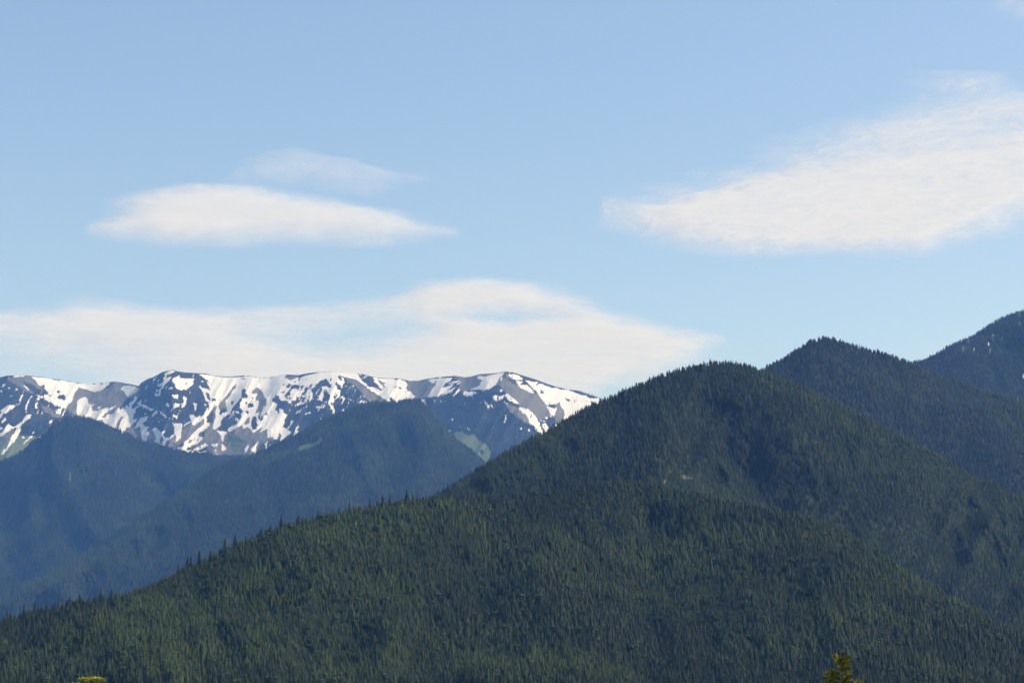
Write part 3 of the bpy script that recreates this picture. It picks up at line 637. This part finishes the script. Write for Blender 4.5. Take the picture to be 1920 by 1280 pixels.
# ------------------------------------------------------------------ conifers
def conifer_mesh(seed, tiers=9, rad=0.125, low=0.10):
    r = random.Random(seed); co = []; tri = []
    def add(p): co.append(p); return len(co) - 1
    # stem
    for k in range(5):
        a = 2 * math.pi * k / 5; add((0.012 * math.cos(a), 0.012 * math.sin(a), 0))
    tp = add((0, 0, 0.97))
    for k in range(5): tri.append((k, (k + 1) % 5, tp))
    lean = (r.uniform(-.012, .012), r.uniform(-.012, .012))
    for i in range(tiers):
        f = i / (tiers - 1)
        z = low + (0.93 - low) * f ** 0.92
        rr = rad * ((1 - f) ** 0.72 * 0.95 + 0.06) * r.uniform(0.8, 1.15)
        h = (0.93 - low) / tiers * r.uniform(1.3, 1.7)
        ap = add((lean[0] * f, lean[1] * f, min(z + h, 1.0 if i == tiers - 1 else 0.98)))
        n = 12; rim = []; ph = r.uniform(0, 6.3)
        for k in range(n):
            a = ph + 2 * math.pi * k / n + r.uniform(-.12, .12)
            q = rr * (r.uniform(0.8, 1.3) if k % 2 == 0 else r.uniform(0.4, 0.65))
            rim.append(add((lean[0] * f + q * math.cos(a), lean[1] * f + q * math.sin(a), z - (0.028 if k % 2 == 0 else -0.01) * r.uniform(0.6, 1.4))))
        for k in range(n):
            tri.append((ap, rim[k], rim[(k + 1) % n]))
    return mesh_from('conifer', co, tris=tri, smooth=False)
def round_crown_mesh(seed, w=0.3, low=0.15):
    """irregular rounded crown of leaf clumps on a short stem"""
    r = random.Random(seed); co = []; tri = []
    for k in range(4):
        a = math.pi * k / 2; co.append((0.02 * math.cos(a), 0.02 * math.sin(a), 0))
    co.append((0, 0, 0.8))
    for k in range(4): tri.append((k, (k + 1) % 4, 4))
    lobes = [(r.uniform(-.4, .4) * w, r.uniform(-.4, .4) * w, r.uniform(low + .25, .82), r.uniform(.45, .8) * w) for _ in range(7)] + [(0, 0, .6, w)]
    for (x, y, z, q) in lobes:
        for k in range(16):
            d = Vector((r.gauss(0, 1), r.gauss(0, 1), r.gauss(0.2, 1))).normalized()
            c = Vector((x, y, z)) + Vector((d.x * q, d.y * q, d.z * q * 0.75)) * r.uniform(.8, 1.05)
            if c.z > 1: c.z = 1
            t1 = d.cross(Vector((r.gauss(0, 1), r.gauss(0, 1), r.gauss(0, 1)))).normalized(); t2 = (d.cross(t1) + d * r.uniform(-.5, .5)).normalized()
            sz = q * r.uniform(.25, .5); b = len(co)
            co.extend([tuple(c + t1 * sz), tuple(c - t1 * sz * .5 + t2 * sz), tuple(c - t1 * sz * .5 - t2 * sz)]); tri.append((b, b + 1, b + 2))
    return mesh_from('conifer', co, tris=tri, smooth=False)
PROTO = []
pc = bpy.data.collections.new('tree_kinds')
for k in range(10):
    if k >= 8: me = round_crown_mesh(90 + k, w=[.24, .30][k - 8])
    else: me = conifer_mesh(40 + k, tiers=[8, 9, 7, 8, 10, 7, 8, 9][k], rad=[.20, .17, .25, .22, .14, .28, .19, .24][k], low=[.08, .12, .06, .1, .2, .05, .15, .08][k])
    me.materials.append(M_FIR)
    PROTO.append(me)
    po = bpy.data.objects.new('conifer_kind', me); pc.objects.link(po)

def forest_nodes():
    ng = bpy.data.node_groups.new('forest', 'GeometryNodeTree')
    ng.interface.new_socket('Geometry', in_out='INPUT', socket_type='NodeSocketGeometry')
    ng.interface.new_socket('Geometry', in_out='OUTPUT', socket_type='NodeSocketGeometry')
    gi = ng.nodes.new('NodeGroupInput'); go = ng.nodes.new('NodeGroupOutput')
    ip = ng.nodes.new('GeometryNodeInstanceOnPoints'); ci = ng.nodes.new('GeometryNodeCollectionInfo')
    ci.inputs['Collection'].default_value = pc; ci.inputs['Separate Children'].default_value = True; ci.inputs['Reset Children'].default_value = True
    def na(nm, typ):
        n = ng.nodes.new('GeometryNodeInputNamedAttribute'); n.data_type = typ; n.inputs['Name'].default_value = nm
        return [o for o in n.outputs if o.enabled and o.name == 'Attribute'][0]
    ng.links.new(gi.outputs[0], ip.inputs['Points']); ng.links.new(ci.outputs[0], ip.inputs['Instance'])
    ip.inputs['Pick Instance'].default_value = True
    ng.links.new(na('kind_of_tree', 'INT'), ip.inputs['Instance Index'])
    ng.links.new(na('turn', 'FLOAT_VECTOR'), ip.inputs['Rotation']); ng.links.new(na('size', 'FLOAT_VECTOR'), ip.inputs['Scale'])
    ng.links.new(ip.outputs[0], go.inputs[0])
    return ng
NG = forest_nodes()

def sample(L, spacing, hmin, hmax, thin=None, backrows=3, ymax=1290, xlim=(-60, 1980), margin=False, rounded=0.0):
    """points on a mountain sheet, spread by true ground area"""
    P = L.P[:L.nv + backrows]
    a = P[:-1, :-1]; b = P[:-1, 1:]; c = P[1:, 1:]; d = P[1:, :-1]
    ar = 0.5 * np.linalg.norm(np.cross(c - a, d - b), axis=-1)
    cx = L.PX[:L.nv + backrows][:-1, :-1]; cy = L.PY[:L.nv + backrows][:-1, :-1]
    ar = ar * (cx > xlim[0]) * (cx < xlim[1]) * (cy < ymax)
    n = int(ar.sum() / spacing ** 2)
    idx = RNG.choice(ar.size, n, p=(ar / ar.sum()).ravel()); i, j = np.unravel_index(idx, ar.shape)
    u = RNG.random(n)[:, None]; v = RNG.random(n)[:, None]
    Q = a[i, j] * (1 - u) * (1 - v) + b[i, j] * u * (1 - v) + c[i, j] * u * v + d[i, j] * (1 - u) * v
    cc = L.cov.sum(-1); cc = np.maximum.reduce([cc, np.roll(cc, 1, 0), np.roll(cc, -1, 0), np.roll(cc, 1, 1), np.roll(cc, -1, 1)]) if margin else cc; cov = cc[i, j]
    px = cx[i, j]; py = cy[i, j]
    keep = cov < 0.3
    # gaps and denser stands
    g = fbm(Q[:, 0] / 32.0, Q[:, 1] / 32.0, 33, 3)
    keep &= RNG.random(n) < np.clip(0.05 + 1.8 * g, 0.25, 1)
    if thin is not None: keep &= RNG.random(n) < thin(px, py)
    Q = Q[keep]; px = px[keep]; py = py[keep]; n = len(Q)
    stand = fbm(Q[:, 0] / 160.0, Q[:, 1] / 160.0, 44, 3)
    h = (hmin + (hmax - hmin) * RNG.beta(1.5, 2.6, n)) * (0.55 + 0.9 * stand)
    wd = h * RNG.uniform(0.85, 1.5, n)
    T = dict(co=Q - np.array([0, 0, 0.6]), h=h, w=wd, var=np.where(RNG.random(n) < rounded, RNG.integers(8, 10, n), RNG.integers(0, 8, n)), rot=RNG.uniform(0, 6.28, n),
             tint=np.clip((fbm(Q[:, 0] / 220.0, Q[:, 1] / 300.0, 55, 4) - 0.47) * 2.0 + (fbm(Q[:, 0] / 30.0, Q[:, 1] / 45.0, 57, 3) - 0.5) * 0.9 + RNG.normal(0, 0.12, n), 0, 0.85), px=px, py=py)
    return T
def sub(T, m): return {k: v[m] for k, v in T.items()}
def cat(*Ts): return {k: np.concatenate([T[k] for T in Ts]) for k in Ts[0]}

def plant(name, label, T):
    n = len(T['h'])
    me = bpy.data.meshes.new(name); me.vertices.add(n); me.vertices.foreach_set('co', T['co'].astype(np.float32).ravel())
    def attr(nm, typ, data, key='value'):
        at = me.attributes.new(nm, typ, 'POINT'); at.data.foreach_set(key, data)
    attr('kind_of_tree', 'INT', T['var'].astype(np.int32))
    z = np.zeros(n); attr('turn', 'FLOAT_VECTOR', np.stack([z, z, T['rot']], -1).astype(np.float32).ravel(), 'vector')
    attr('size', 'FLOAT_VECTOR', np.stack([T['w'], T['w'], T['h']], -1).astype(np.float32).ravel(), 'vector')
    attr('tint', 'FLOAT', T['tint'].astype(np.float32))
    o = link(name, me); md = o.modifiers.new('trees', 'NODES'); md.node_group = NG
    tag(o, label, 'forest', kind='stuff'); print(name, n)
    return o

def tree(T, i, label, group):
    o = bpy.data.objects.new('conifer', PROTO[int(T['var'][i])]); COL.objects.link(o)
    o.location = T['co'][i]; o.rotation_euler = (0, 0, T['rot'][i]); o.scale = (T['w'][i], T['w'][i], T['h'][i])
    o['tint'] = float(T['tint'][i]); tag(o, label, 'conifer', group); return o

T1 = sample(L1, 5.1, 5.5, 17, rounded=0.05)
T1['tint'] = np.where(T1['var'] > 7, np.clip(T1['tint'] + 0.6, 0, 1), T1['tint'])
# tall trees that break the near hill's skyline, one by one: photo column, height in metres
SKY = [(14, 34, 'conifer at the far left end of the near hill skyline'), (46, 39, 'broad conifer at the left of the near skyline'), (66, 34, 'tall conifer left of the skyline cluster above the meadow patch'),
       (88, 33, 'conifer in the cluster on the low left skyline'), (110, 40, 'tallest pointed conifer on the low left skyline'), (131, 33, 'round topped conifer right of the tallest low skyline tree'), (150, 38, 'slim pointed conifer above the low left skyline'),
       (178, 28, 'thin conifer beside the gap in the low skyline'), (190, 40, 'dark bushy conifer standing before the skyline gap'), (209, 33, 'thin half bare conifer alone in the skyline gap'), (335, 26, 'rounded conifer alone where the skyline steepens'), (352, 36, 'slim conifer left in the open skyline pair'),
       (358, 34, 'slim conifer right in the open skyline pair'), (374, 42, 'leaning bushy conifer on the steep near skyline'), (396, 34, 'conifer between bushy tree and tall skyline spire'), (422, 44, 'tallest dark spire on the near hill skyline'), (441, 40, 'pointed conifer just right of the tallest skyline spire'),
       (462, 30, 'small conifer on the rising near skyline'), (490, 32, 'conifer on skyline left of the dark pair'), (508, 38, 'dark conifer left in the high skyline pair'), (528, 42, 'dark conifer right in the high skyline pair'), (560, 33, 'conifer on the skyline above the lit slope'), (596, 33, 'conifer on the level part of the skyline'),
       (636, 34, 'conifer on skyline left of the high knoll'), (655, 36, 'pointed conifer at the foot of the high knoll'), (694, 38, 'conifer near the top of the skyline knoll'), (718, 38, 'tall conifer on the skyline knoll'), (732, 36, 'conifer on the right of the skyline knoll'), (763, 44, 'tallest conifer where near and main hills meet')]
# left slope's sunlight put into the tint; younger, lighter growth on the low skyline
lit_young = 0.34 * np.exp(-((T1['px'] - 640) / 260.0) ** 2 - ((T1['py'] - 1180) / 90.0) ** 2) + 0.25 * np.exp(-((T1['px'] - 270) / 60.0) ** 2 - ((T1['py'] - 1110) / 30.0) ** 2)
T1['tint'] = np.clip(T1['tint'] + lit_young, 0, 0.95)
lowsky = (T1['px'] > 205) & (T1['px'] < 325) & (T1['py'] < 1125); T1['h'][lowsky] *= 0.55; T1['w'][lowsky] *= 0.7
n1 = 0
xs_c = L1.PX[L1.nv - 1]
for (x, h, lab) in SKY:
    j = int(np.argmin(abs(xs_c - x))); p = L1.P[L1.nv - 1, j].copy()
    t = (x - xs_c[j]) / 4.0; q = L1.P[L1.nv - 1, min(j + 1, len(xs_c) - 1)] if t > 0 else L1.P[L1.nv - 1, j - 1]
    p = p * (1 - abs(t)) + q * abs(t)
    h = h * random.uniform(0.48, 0.60); S = dict(co=[p - np.array([0, 3.0, 0.8])], h=[h], w=[h * 1.12], var=[random.choice([0, 2, 3, 6, 7])], rot=[random.uniform(0, 6)], tint=[0.0])
    tree(S, 0, lab, 'tall conifers along the near skyline'); n1 += 1
# the rest of the 300 that show largest
ang = T1['h'] / T1['co'][:, 1]
inf = (T1['px'] > 0) & (T1['px'] < 1920) & (T1['py'] < 1285)
order = np.argsort(-(ang * inf)); pick = order[:300 - n1]; pick_m = np.zeros(len(ang), bool); pick_m[pick] = True
PK = sub(T1, pick_m)
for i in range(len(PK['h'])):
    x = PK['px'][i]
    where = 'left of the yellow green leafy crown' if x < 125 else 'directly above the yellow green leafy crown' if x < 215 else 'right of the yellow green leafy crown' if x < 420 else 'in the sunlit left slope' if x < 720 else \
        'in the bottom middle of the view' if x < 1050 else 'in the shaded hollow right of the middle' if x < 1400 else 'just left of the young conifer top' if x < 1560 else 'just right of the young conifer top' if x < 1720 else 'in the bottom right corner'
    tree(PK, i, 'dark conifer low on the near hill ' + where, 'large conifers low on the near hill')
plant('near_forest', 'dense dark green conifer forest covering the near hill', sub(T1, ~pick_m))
plant('main_hill_forest', 'dense conifer forest covering the main hill', sample(L2, 6.4, 7, 17.5, margin=True))
plant('pointed_hill_forest', 'bluish conifer forest on the pointed hill', sample(L3, 8.5, 10, 24))
plant('steep_hill_forest', 'blue conifer forest on the steep hill at the right edge', sample(L4, 11.0, 11, 24, margin=True))
plant('left_foothill_forest', 'hazy blue conifer forest on the left foothill', sample(L5, 14, 19, 38, ymax=1200))
plant('middle_foothill_forest', 'hazy blue conifer forest on the middle foothill', sample(L5b, 13, 17, 36, ymax=1200))
FOR6 = [[(770, 750), (800, 747), (860, 740), (900, 735), (940, 740), (960, 760), (1000, 790), (1030, 815), (1060, 820), (1060, 960), (770, 960)],
        [(-60, 800), (60, 790), (110, 786), (180, 790), (300, 838), (400, 852), (470, 858), (560, 812), (620, 780), (700, 755), (700, 930), (-60, 930)],
        [(570, 790), (600, 770), (660, 755), (700, 758), (700, 780), (600, 810)]]
def thin6(px, py):
    m = np.zeros(px.shape)
    for f in FOR6: m = np.maximum(m, inpoly(px, py, f))
    return np.maximum(m, 0.16 * (py > 735))
plant('range_forest', 'hazy blue conifer forest low on the snowy range', sample(L6, 14, 14, 28, thin=thin6, backrows=0, ymax=930, xlim=(-60, 1130)))

# ------------------------------------------------------------------ near tree tops at the bottom edge
def mat_spray(name, a, b_, c):
    m, t, b = new_mat(name); n = noise(t, 5.0, 4)
    t.links.new(ramp(t, n.outputs[0], [(0.3, a), (0.5, b_), (0.7, c)]), b.inputs['Base Color']); b.inputs['Roughness'].default_value = 0.6
    b.inputs['Specular IOR Level'].default_value = 0.25
    return m
M_YNEED = mat_spray('sunlit_needles', (0.03, 0.04, 0.008), (0.22, 0.20, 0.018), (0.46, 0.39, 0.04))
M_YLEAF = mat_spray('spring_leaves', (0.30, 0.33, 0.03), (0.46, 0.46, 0.05), (0.60, 0.58, 0.12))

def tube(pts, rads, n=7):
    co = []; q = []
    for p, r in zip(pts, rads):
        for k in range(n):
            a = 2 * math.pi * k / n; co.append((p[0] + r * math.cos(a), p[1] + r * math.sin(a), p[2]))
    for i in range(len(pts) - 1):
        for k in range(n): q.append((i * n + k, i * n + (k + 1) % n, (i + 1) * n + (k + 1) % n, (i + 1) * n + k))
    return co, q

def near_conifer(px, ytop, D, seed):
    r = random.Random(seed)
    rx, rz = ray(px, ytop); H = float(CAMZ + rz * D)
    root = bpy.data.objects.new('young_conifer', None); COL.objects.link(root); root.location = (float(rx * D), D, 0)
    root.empty_display_size = 0.5
    tag(root, 'yellow green top of a young conifer at the bottom edge right of centre', 'conifer')
    pts = [(0, 0, -0.1), (0.02, 0, H * .3), (0.0, .02, H * .6), (0.03, 0, H * .85), (0.09, 0, H)]
    co, q = tube(pts, [.11, .085, .055, .028, .006]); link('trunk', mesh_from('trunk', co, quads=q), M_BARK, root)
    # boughs: needle tufts along limbs in whorls; denser and longer low down
    vs = []; tr = []
    def tuft(c, d, ln, wd):
        """a little spray of needle blades around direction d"""
        d = Vector(d).normalized()
        for k in range(7):
            e = (d + Vector((r.gauss(0, .45), r.gauss(0, .45), r.gauss(0.1, .35)))).normalized()
            s = e.cross(Vector((r.gauss(0, 1), r.gauss(0, 1), r.gauss(0, 1)))).normalized() * wd * r.uniform(.6, 1.2)
            b = len(vs); l = ln * r.uniform(.7, 1.2)
            vs.extend([tuple(Vector(c) - s), tuple(Vector(c) + s), tuple(Vector(c) + e * l + s * .35), tuple(Vector(c) + e * l - s * .35)])
            tr.extend([(b, b + 1, b + 2), (b, b + 2, b + 3)])
    z = 0.9
    axis = lambda z: 0.09 * max(0, (z / H - .85) / .15)
    while z < H - 0.1:
        t = H - z
        L = 0.09 + 0.42 * t ** 0.9 if t < 1.2 else 0.70 + 0.32 * (t - 1.2)
        L = min(L, 1.9)
        nb = 9 if t < 1.5 else 8
        for k in range(nb):
            a = r.uniform(0, 6.28); l = L * r.uniform(.45, 1.12) 
            if t < 0.9 and r.random() < 0.25: continue
            nseg = max(3, int(l / .07)); up = 0.25 if t < 1 else 0.05
            for s in range(1, nseg + 1):
                f = s / nseg
                c = (axis(z) + math.cos(a) * l * f, math.sin(a) * l * f, z + l * (up * f + 0.25 * f * f - .1 * f) + r.gauss(0, .012))
                tuft(c, (math.cos(a), math.sin(a), .35), 0.095 * r.uniform(.7, 1.3), .024)
                if s % 2 and l > .3:
                    for sgn in (-1, 1):
                        c2 = (c[0] - sgn * math.sin(a) * .09 * (1 - f * .5), c[1] + sgn * math.cos(a) * .09 * (1 - f * .5), c[2])
                        tuft(c2, (math.cos(a) - sgn * math.sin(a), math.sin(a) + sgn * math.cos(a), .3), 0.07, .015)
        z += (0.13 if t < 1.6 else 0.2) * r.uniform(.8, 1.3)
    zz = H - 0.45
    while zz < H + .02:
        for k in range(3):
            a = r.uniform(0, 6.28); tuft((axis(zz) + .01, 0, zz), (math.cos(a), math.sin(a), 1.0), .07, .012)
        zz += .035
    link('boughs', mesh_from('boughs', vs, tris=tr, smooth=False), M_YNEED, root)
    return root
near_conifer(1574, 1224, 62.0, 5)

def leafy_tree(px, ytop, D, seed):
    r = random.Random(seed)
    rx, rz = ray(px, ytop); H = float(CAMZ + rz * D)
    root = bpy.data.objects.new('leafy_tree', None); COL.objects.link(root); root.location = (float(rx * D), D, 0)
    root.empty_display_size = 0.5
    tag(root, 'flat bright yellow green leafy crown just showing at the bottom left edge', 'tree')
    co, q = tube([(0, 0, -.1), (.05, 0, H * .25), (0, .05, H * .5), (0, 0, H * .78)], [.13, .1, .08, .03]); link('trunk', mesh_from('trunk', co, quads=q), M_BARK, root)
    vs = []; tr = []
    W = 0.68
    for k in range(9000):
        # layered, flat-topped crown: tiers of foliage like a young maple or hemlock spray
        tier = r.choice([0, 0, 1, 1, 2, 3, 4]); z = H - 0.05 - tier * 0.17 + r.gauss(0, .014)
        wdt = W * (0.62 + tier * 0.22) * (0.9 + .15 * math.sin(tier * 2.3)); ox = [0.10, -0.14, 0.08, 0, 0][tier]
        a = r.uniform(0, 6.28); q_ = math.sqrt(r.random()) * wdt
        c = Vector((ox + q_ * math.cos(a), q_ * math.sin(a), z - 0.03 * (q_ / wdt) ** 2 - .02 * math.sin(a * 3)))
        e = Vector((r.gauss(0, 1), r.gauss(0, 1), r.gauss(0, .25))).normalized(); s = e.cross(Vector((r.gauss(0, .3), r.gauss(0, .3), 1))).normalized() * .022
        l = r.uniform(.04, .075); b = len(vs)
        vs.extend([tuple(c), tuple(c + e * l * .5 + s), tuple(c + e * l), tuple(c + e * l * .5 - s)]); tr.extend([(b, b + 1, b + 2), (b, b + 2, b + 3)])
    link('crown', mesh_from('crown', vs, tris=tr, smooth=False), M_YLEAF, root)
leafy_tree(166, 1268, 70.0, 9)

# ------------------------------------------------------------------ clouds: lens-shaped sheets of thin ice cloud high beyond the range
def mat_cloud(name, lo, hi, big, fine, dens):
    """thin ice cloud: how deep it is (vertex value) plus broad noise and fine wind-drawn ripples gives its cover"""
    m = bpy.data.materials.new(name); m.use_nodes = True; t = m.node_tree; t.nodes.clear()
    out = N(t, 'ShaderNodeOutputMaterial')
    at = N(t, 'ShaderNodeAttribute', attribute_name='cloud_depth')
    tc = N(t, 'ShaderNodeTexCoord')
    def layer(rot, sc, scale, det, ro, dist):
        mp = N(t, 'ShaderNodeMapping'); t.links.new(tc.outputs['Object'], mp.inputs[0]); mp.inputs['Rotation'].default_value = (0, 0, R(rot)); mp.inputs['Scale'].default_value = sc
        n = noise(t, scale, det, ro, vec=mp.outputs[0]); n.inputs['Distortion'].default_value = dist; return n.outputs[0]
    n1 = layer(10, (0.9, 0.8, 1), 0.0006, 5, 0.55, 0.8)
    n2 = layer(-8, (1.5, 0.9, 1), 0.0022, 6, 0.54, 1.2)
    def madd(a, k, b):
        q = N(t, 'ShaderNodeMath', operation='MULTIPLY_ADD'); t.links.new(a, q.inputs[0]); q.inputs[1].default_value = k
        if hasattr(b, 'is_output'): t.links.new(b, q.inputs[2])
        else: q.inputs[2].default_value = b
        return q.outputs[0]
    c1 = madd(n1, big, -big * 0.5); c2 = madd(n2, fine, -fine * 0.5)
    s1 = N(t, 'ShaderNodeMath', operation='ADD'); t.links.new(c1, s1.inputs[0]); t.links.new(at.outputs['Fac'], s1.inputs[1])
    s2 = N(t, 'ShaderNodeMath', operation='ADD'); t.links.new(c2, s2.inputs[0]); t.links.new(s1.outputs[0], s2.inputs[1])
    mr = N(t, 'ShaderNodeMapRange', interpolation_type='SMOOTHSTEP'); t.links.new(s2.outputs[0], mr.inputs[0])
    mr.inputs[1].default_value = lo; mr.inputs[2].default_value = hi; mr.inputs[3].default_value = 0; mr.inputs[4].default_value = dens
    df = N(t, 'ShaderNodeBsdfDiffuse'); df.inputs[0].default_value = (0.76, 0.74, 0.71, 1)
    tl = N(t, 'ShaderNodeBsdfTranslucent'); tl.inputs[0].default_value = (0.77, 0.745, 0.70, 1)
    m1 = N(t, 'ShaderNodeMixShader'); m1.inputs[0].default_value = 0.86; t.links.new(df.outputs[0], m1.inputs[1]); t.links.new(tl.outputs[0], m1.inputs[2])
    ge = N(t, 'ShaderNodeAttribute', attribute_name='top_side'); mu = N(t, 'ShaderNodeMath', operation='MULTIPLY'); t.links.new(mr.outputs[0], mu.inputs[0]); t.links.new(ge.outputs['Fac'], mu.inputs[1])
    tp = N(t, 'ShaderNodeBsdfTransparent'); m2 = N(t, 'ShaderNodeMixShader')
    t.links.new(mu.outputs[0], m2.inputs[0]); t.links.new(tp.outputs[0], m2.inputs[1]); t.links.new(m1.outputs[0], m2.inputs[2])
    t.links.new(m2.outputs[0], out.inputs['Surface'])
    return m

def cloud(label, outline, alt, soft, mat, holes=(), cores=(), thick=90.0):
    """outline in photo pixels, laid out as a horizontal lens at its own altitude"""
    xs_ = [p[0] for p in outline]; ys_ = [p[1] for p in outline]
    x0, x1, y0, y1 = min(xs_) - 30, max(xs_) + 30, min(ys_) - 18, max(ys_) + 18
    nx = int((x1 - x0) / 5) + 1; ny = int((y1 - y0) / 2.5) + 1
    X, Y = np.meshgrid(np.linspace(x0, x1, nx), np.linspace(y0, y1, ny))
    Xs = X; Ys = Y * 3.0                      # edges fade over a length, wider along the wind
    ol = [(a, b * 3.0) for a, b in outline]
    Xs = Xs + 60 * (fbm(X / 90.0, Y / 30.0, 3, 4) - 0.5); Ys = Ys + 60 * (fbm(X / 90.0, Y / 30.0, 7, 4) - 0.5)
    ins = inpoly(Xs, Ys, ol); d = segdist(Xs, Ys, ol + ol[:1]); sdst = np.where(ins, d, -d)
    depth = np.clip(0.5 + sdst / (2 * soft), 0, 1); depth = depth * depth * (3 - 2 * depth)
    for hl, amt, s2 in holes:
        hh = [(a, b * 3.0) for a, b in hl]; i2 = inpoly(Xs, Ys, hh); d2 = segdist(Xs, Ys, hh + hh[:1]); sd2 = np.where(i2, d2, -d2)
        depth = depth - amt * np.clip(0.5 + sd2 / (2 * s2), 0, 1) ** 1.0
    edge = np.minimum.reduce([(X - x0) / 30.0, (x1 - X) / 30.0, (Y - y0) / 18.0, (y1 - Y) / 18.0]); depth = np.clip(depth, 0, 1) * np.clip(edge * 1.5, 0, 1)
    rx, rz = ray(X, Y); D = (alt - CAMZ) / rz
    lens = np.clip(depth, 0, 1)
    top = np.stack([rx * D, D, alt + thick * lens], -1); bot = np.stack([rx * D, D, alt - 0.35 * thick * lens - 2.0], -1)
    cx, cy = float(np.mean(top[..., 0])), float(np.mean(top[..., 1]))
    A = np.concatenate([top.reshape(-1, 3), bot.reshape(-1, 3)]) - np.array([cx, cy, alt])
    ids = np.arange(nx * ny).reshape(ny, nx); o2 = nx * ny
    q1 = np.stack([ids[:-1, :-1], ids[:-1, 1:], ids[1:, 1:], ids[1:, :-1]], -1).reshape(-1, 4)
    q2 = q1[:, ::-1] + o2
    rim = np.concatenate([ids[0, :], ids[1:, -1], ids[-1, -2::-1], ids[-2:0:-1, 0]]); rn = np.roll(rim, -1)
    q3 = np.stack([rim, rn, rn + o2, rim + o2], -1)
    me = mesh_from('cloud', A, quads=np.concatenate([q1, q2, q3]))
    at = me.attributes.new('cloud_depth', 'FLOAT', 'POINT'); at.data.foreach_set('value', np.concatenate([depth.ravel(), depth.ravel()]).astype(np.float32))
    a2 = me.attributes.new('top_side', 'FLOAT', 'POINT'); a2.data.foreach_set('value', np.concatenate([np.ones(nx * ny), np.full(nx * ny, 0.12)]).astype(np.float32))
    o = link('cloud', me, mat); o.location = (cx, cy, alt); tag(o, label, 'cloud')
    return o
MC_D = mat_cloud('dense_ice_cloud', 0.08, 1.22, 0.70, 0.22, 0.97)
MC_W = mat_cloud('wispy_ice_cloud', 0.28, 1.45, 0.8, 0.95, 0.42)
MC_F = mat_cloud('faint_ice_cloud', 0.28, 1.40, 0.8, 0.8, 0.20)
MC_R = mat_cloud('ragged_ice_cloud', 0.10, 1.20, 0.75, 0.60, 0.98)
cloud('smooth white lens shaped cloud at the upper left', [(175, 430), (220, 412), (225, 386), (300, 364), (380, 354), (450, 358), (520, 366), (600, 379), (680, 394), (740, 408), (795, 428), (845, 442), (780, 450), (700, 453), (600, 451), (500, 453), (420, 462), (350, 457), (280, 446), (220, 440)], 6000, 90, MC_D)
cloud('thin wisp of cloud just above the lens shaped cloud', [(430, 335), (480, 300), (560, 284), (640, 302), (720, 322), (810, 346), (740, 360), (680, 368), (620, 366), (540, 350), (470, 345)], 5700, 70, MC_W)
cloud('large ragged white cloud sweeping up to the upper right edge', [(1140, 392), (1210, 382), (1300, 345), (1400, 306), (1480, 262), (1560, 238), (1700, 192), (1780, 146), (1870, 144), (1940, 160), (2040, 210), (2100, 370), (1940, 400), (1850, 436), (1750, 468), (1620, 476), (1500, 472), (1380, 468), (1280, 460), (1220, 432)], 6000, 150, MC_R,
      holes=[([(1250, 380), (1300, 325), (1480, 245), (1700, 180), (1960, 130), (2000, 310), (1750, 320), (1500, 365)], 0.34, 90), ([(1250, 425), (1400, 385), (1560, 345), (1750, 305), (1960, 285), (1990, 350), (1850, 400), (1700, 440), (1500, 455), (1350, 450)], -0.50, 110), ([(1850, 360), (1960, 330), (1960, 380), (1880, 400)], 0.20, 40)])
cloud('long flat white cloud bank behind the snowy range', [(-160, 605), (0, 592), (150, 578), (300, 578), (450, 591), (560, 582), (660, 571), (760, 561), (800, 540), (900, 531), (1000, 538), (1060, 562), (1130, 591), (1250, 620), (1345, 644), (1300, 668), (1260, 700), (1190, 726), (1100, 745), (900, 780), (-160, 780)], 6000, 95, MC_D,
      holes=[([(460, 632), (560, 614), (660, 602), (770, 602), (810, 618), (720, 648), (620, 668), (540, 655)], 0.72, 75), ([(850, 597), (930, 586), (1010, 590), (1050, 602), (960, 614), (900, 608)], 0.75, 45),
             ([(-160, 640), (0, 636), (130, 652), (280, 695), (200, 760), (-160, 760)], 0.60, 110)])
cloud('faint wisp of cloud in the top right corner', [(1850, 20), (1880, -6), (1960, -30), (2020, 10), (1980, 60), (1900, 45)], 6000, 60, MC_W)
cloud('faint thin streak of cloud left of the steep hill', [(1690, 668), (1740, 648), (1850, 632), (1900, 640), (1800, 665), (1720, 680)], 6000, 60, MC_F)

# ------------------------------------------------------------------ air between here and the far range
hm = bpy.data.materials.new('blue_haze'); hm.use_nodes = True; ht = hm.node_tree; ht.nodes.clear()
ho = N(ht, 'ShaderNodeOutputMaterial'); pv = N(ht, 'ShaderNodeVolumePrincipled')
pv.inputs['Color'].default_value = (0.17, 0.40, 1.0, 1); pv.inputs['Absorption Color'].default_value = (1, 1, 1, 1)
pv.inputs['Density'].default_value = 2.3e-5; pv.inputs['Anisotropy'].default_value = 0.0
ht.links.new(pv.outputs[0], ho.inputs['Volume'])
bx, y0, y1, z0, z1 = 20500, -3000, 30500, -2.0, 3700
me = mesh_from('haze', [(-bx, y0, z0), (bx, y0, z0), (bx, y1, z0), (-bx, y1, z0), (-bx, y0, z1), (bx, y0, z1), (bx, y1, z1), (-bx, y1, z1)],
               quads=[(3, 2, 1, 0), (4, 5, 6, 7), (0, 1, 5, 4), (1, 2, 6, 5), (2, 3, 7, 6), (3, 0, 4, 7)], smooth=False)
tag(link('haze', me, hm), 'thin blue haze filling the valley air', kind='stuff')
print('top', max(L.P[..., 2].max() for L in (L1, L2, L3, L4, L5, L5b, L6)))
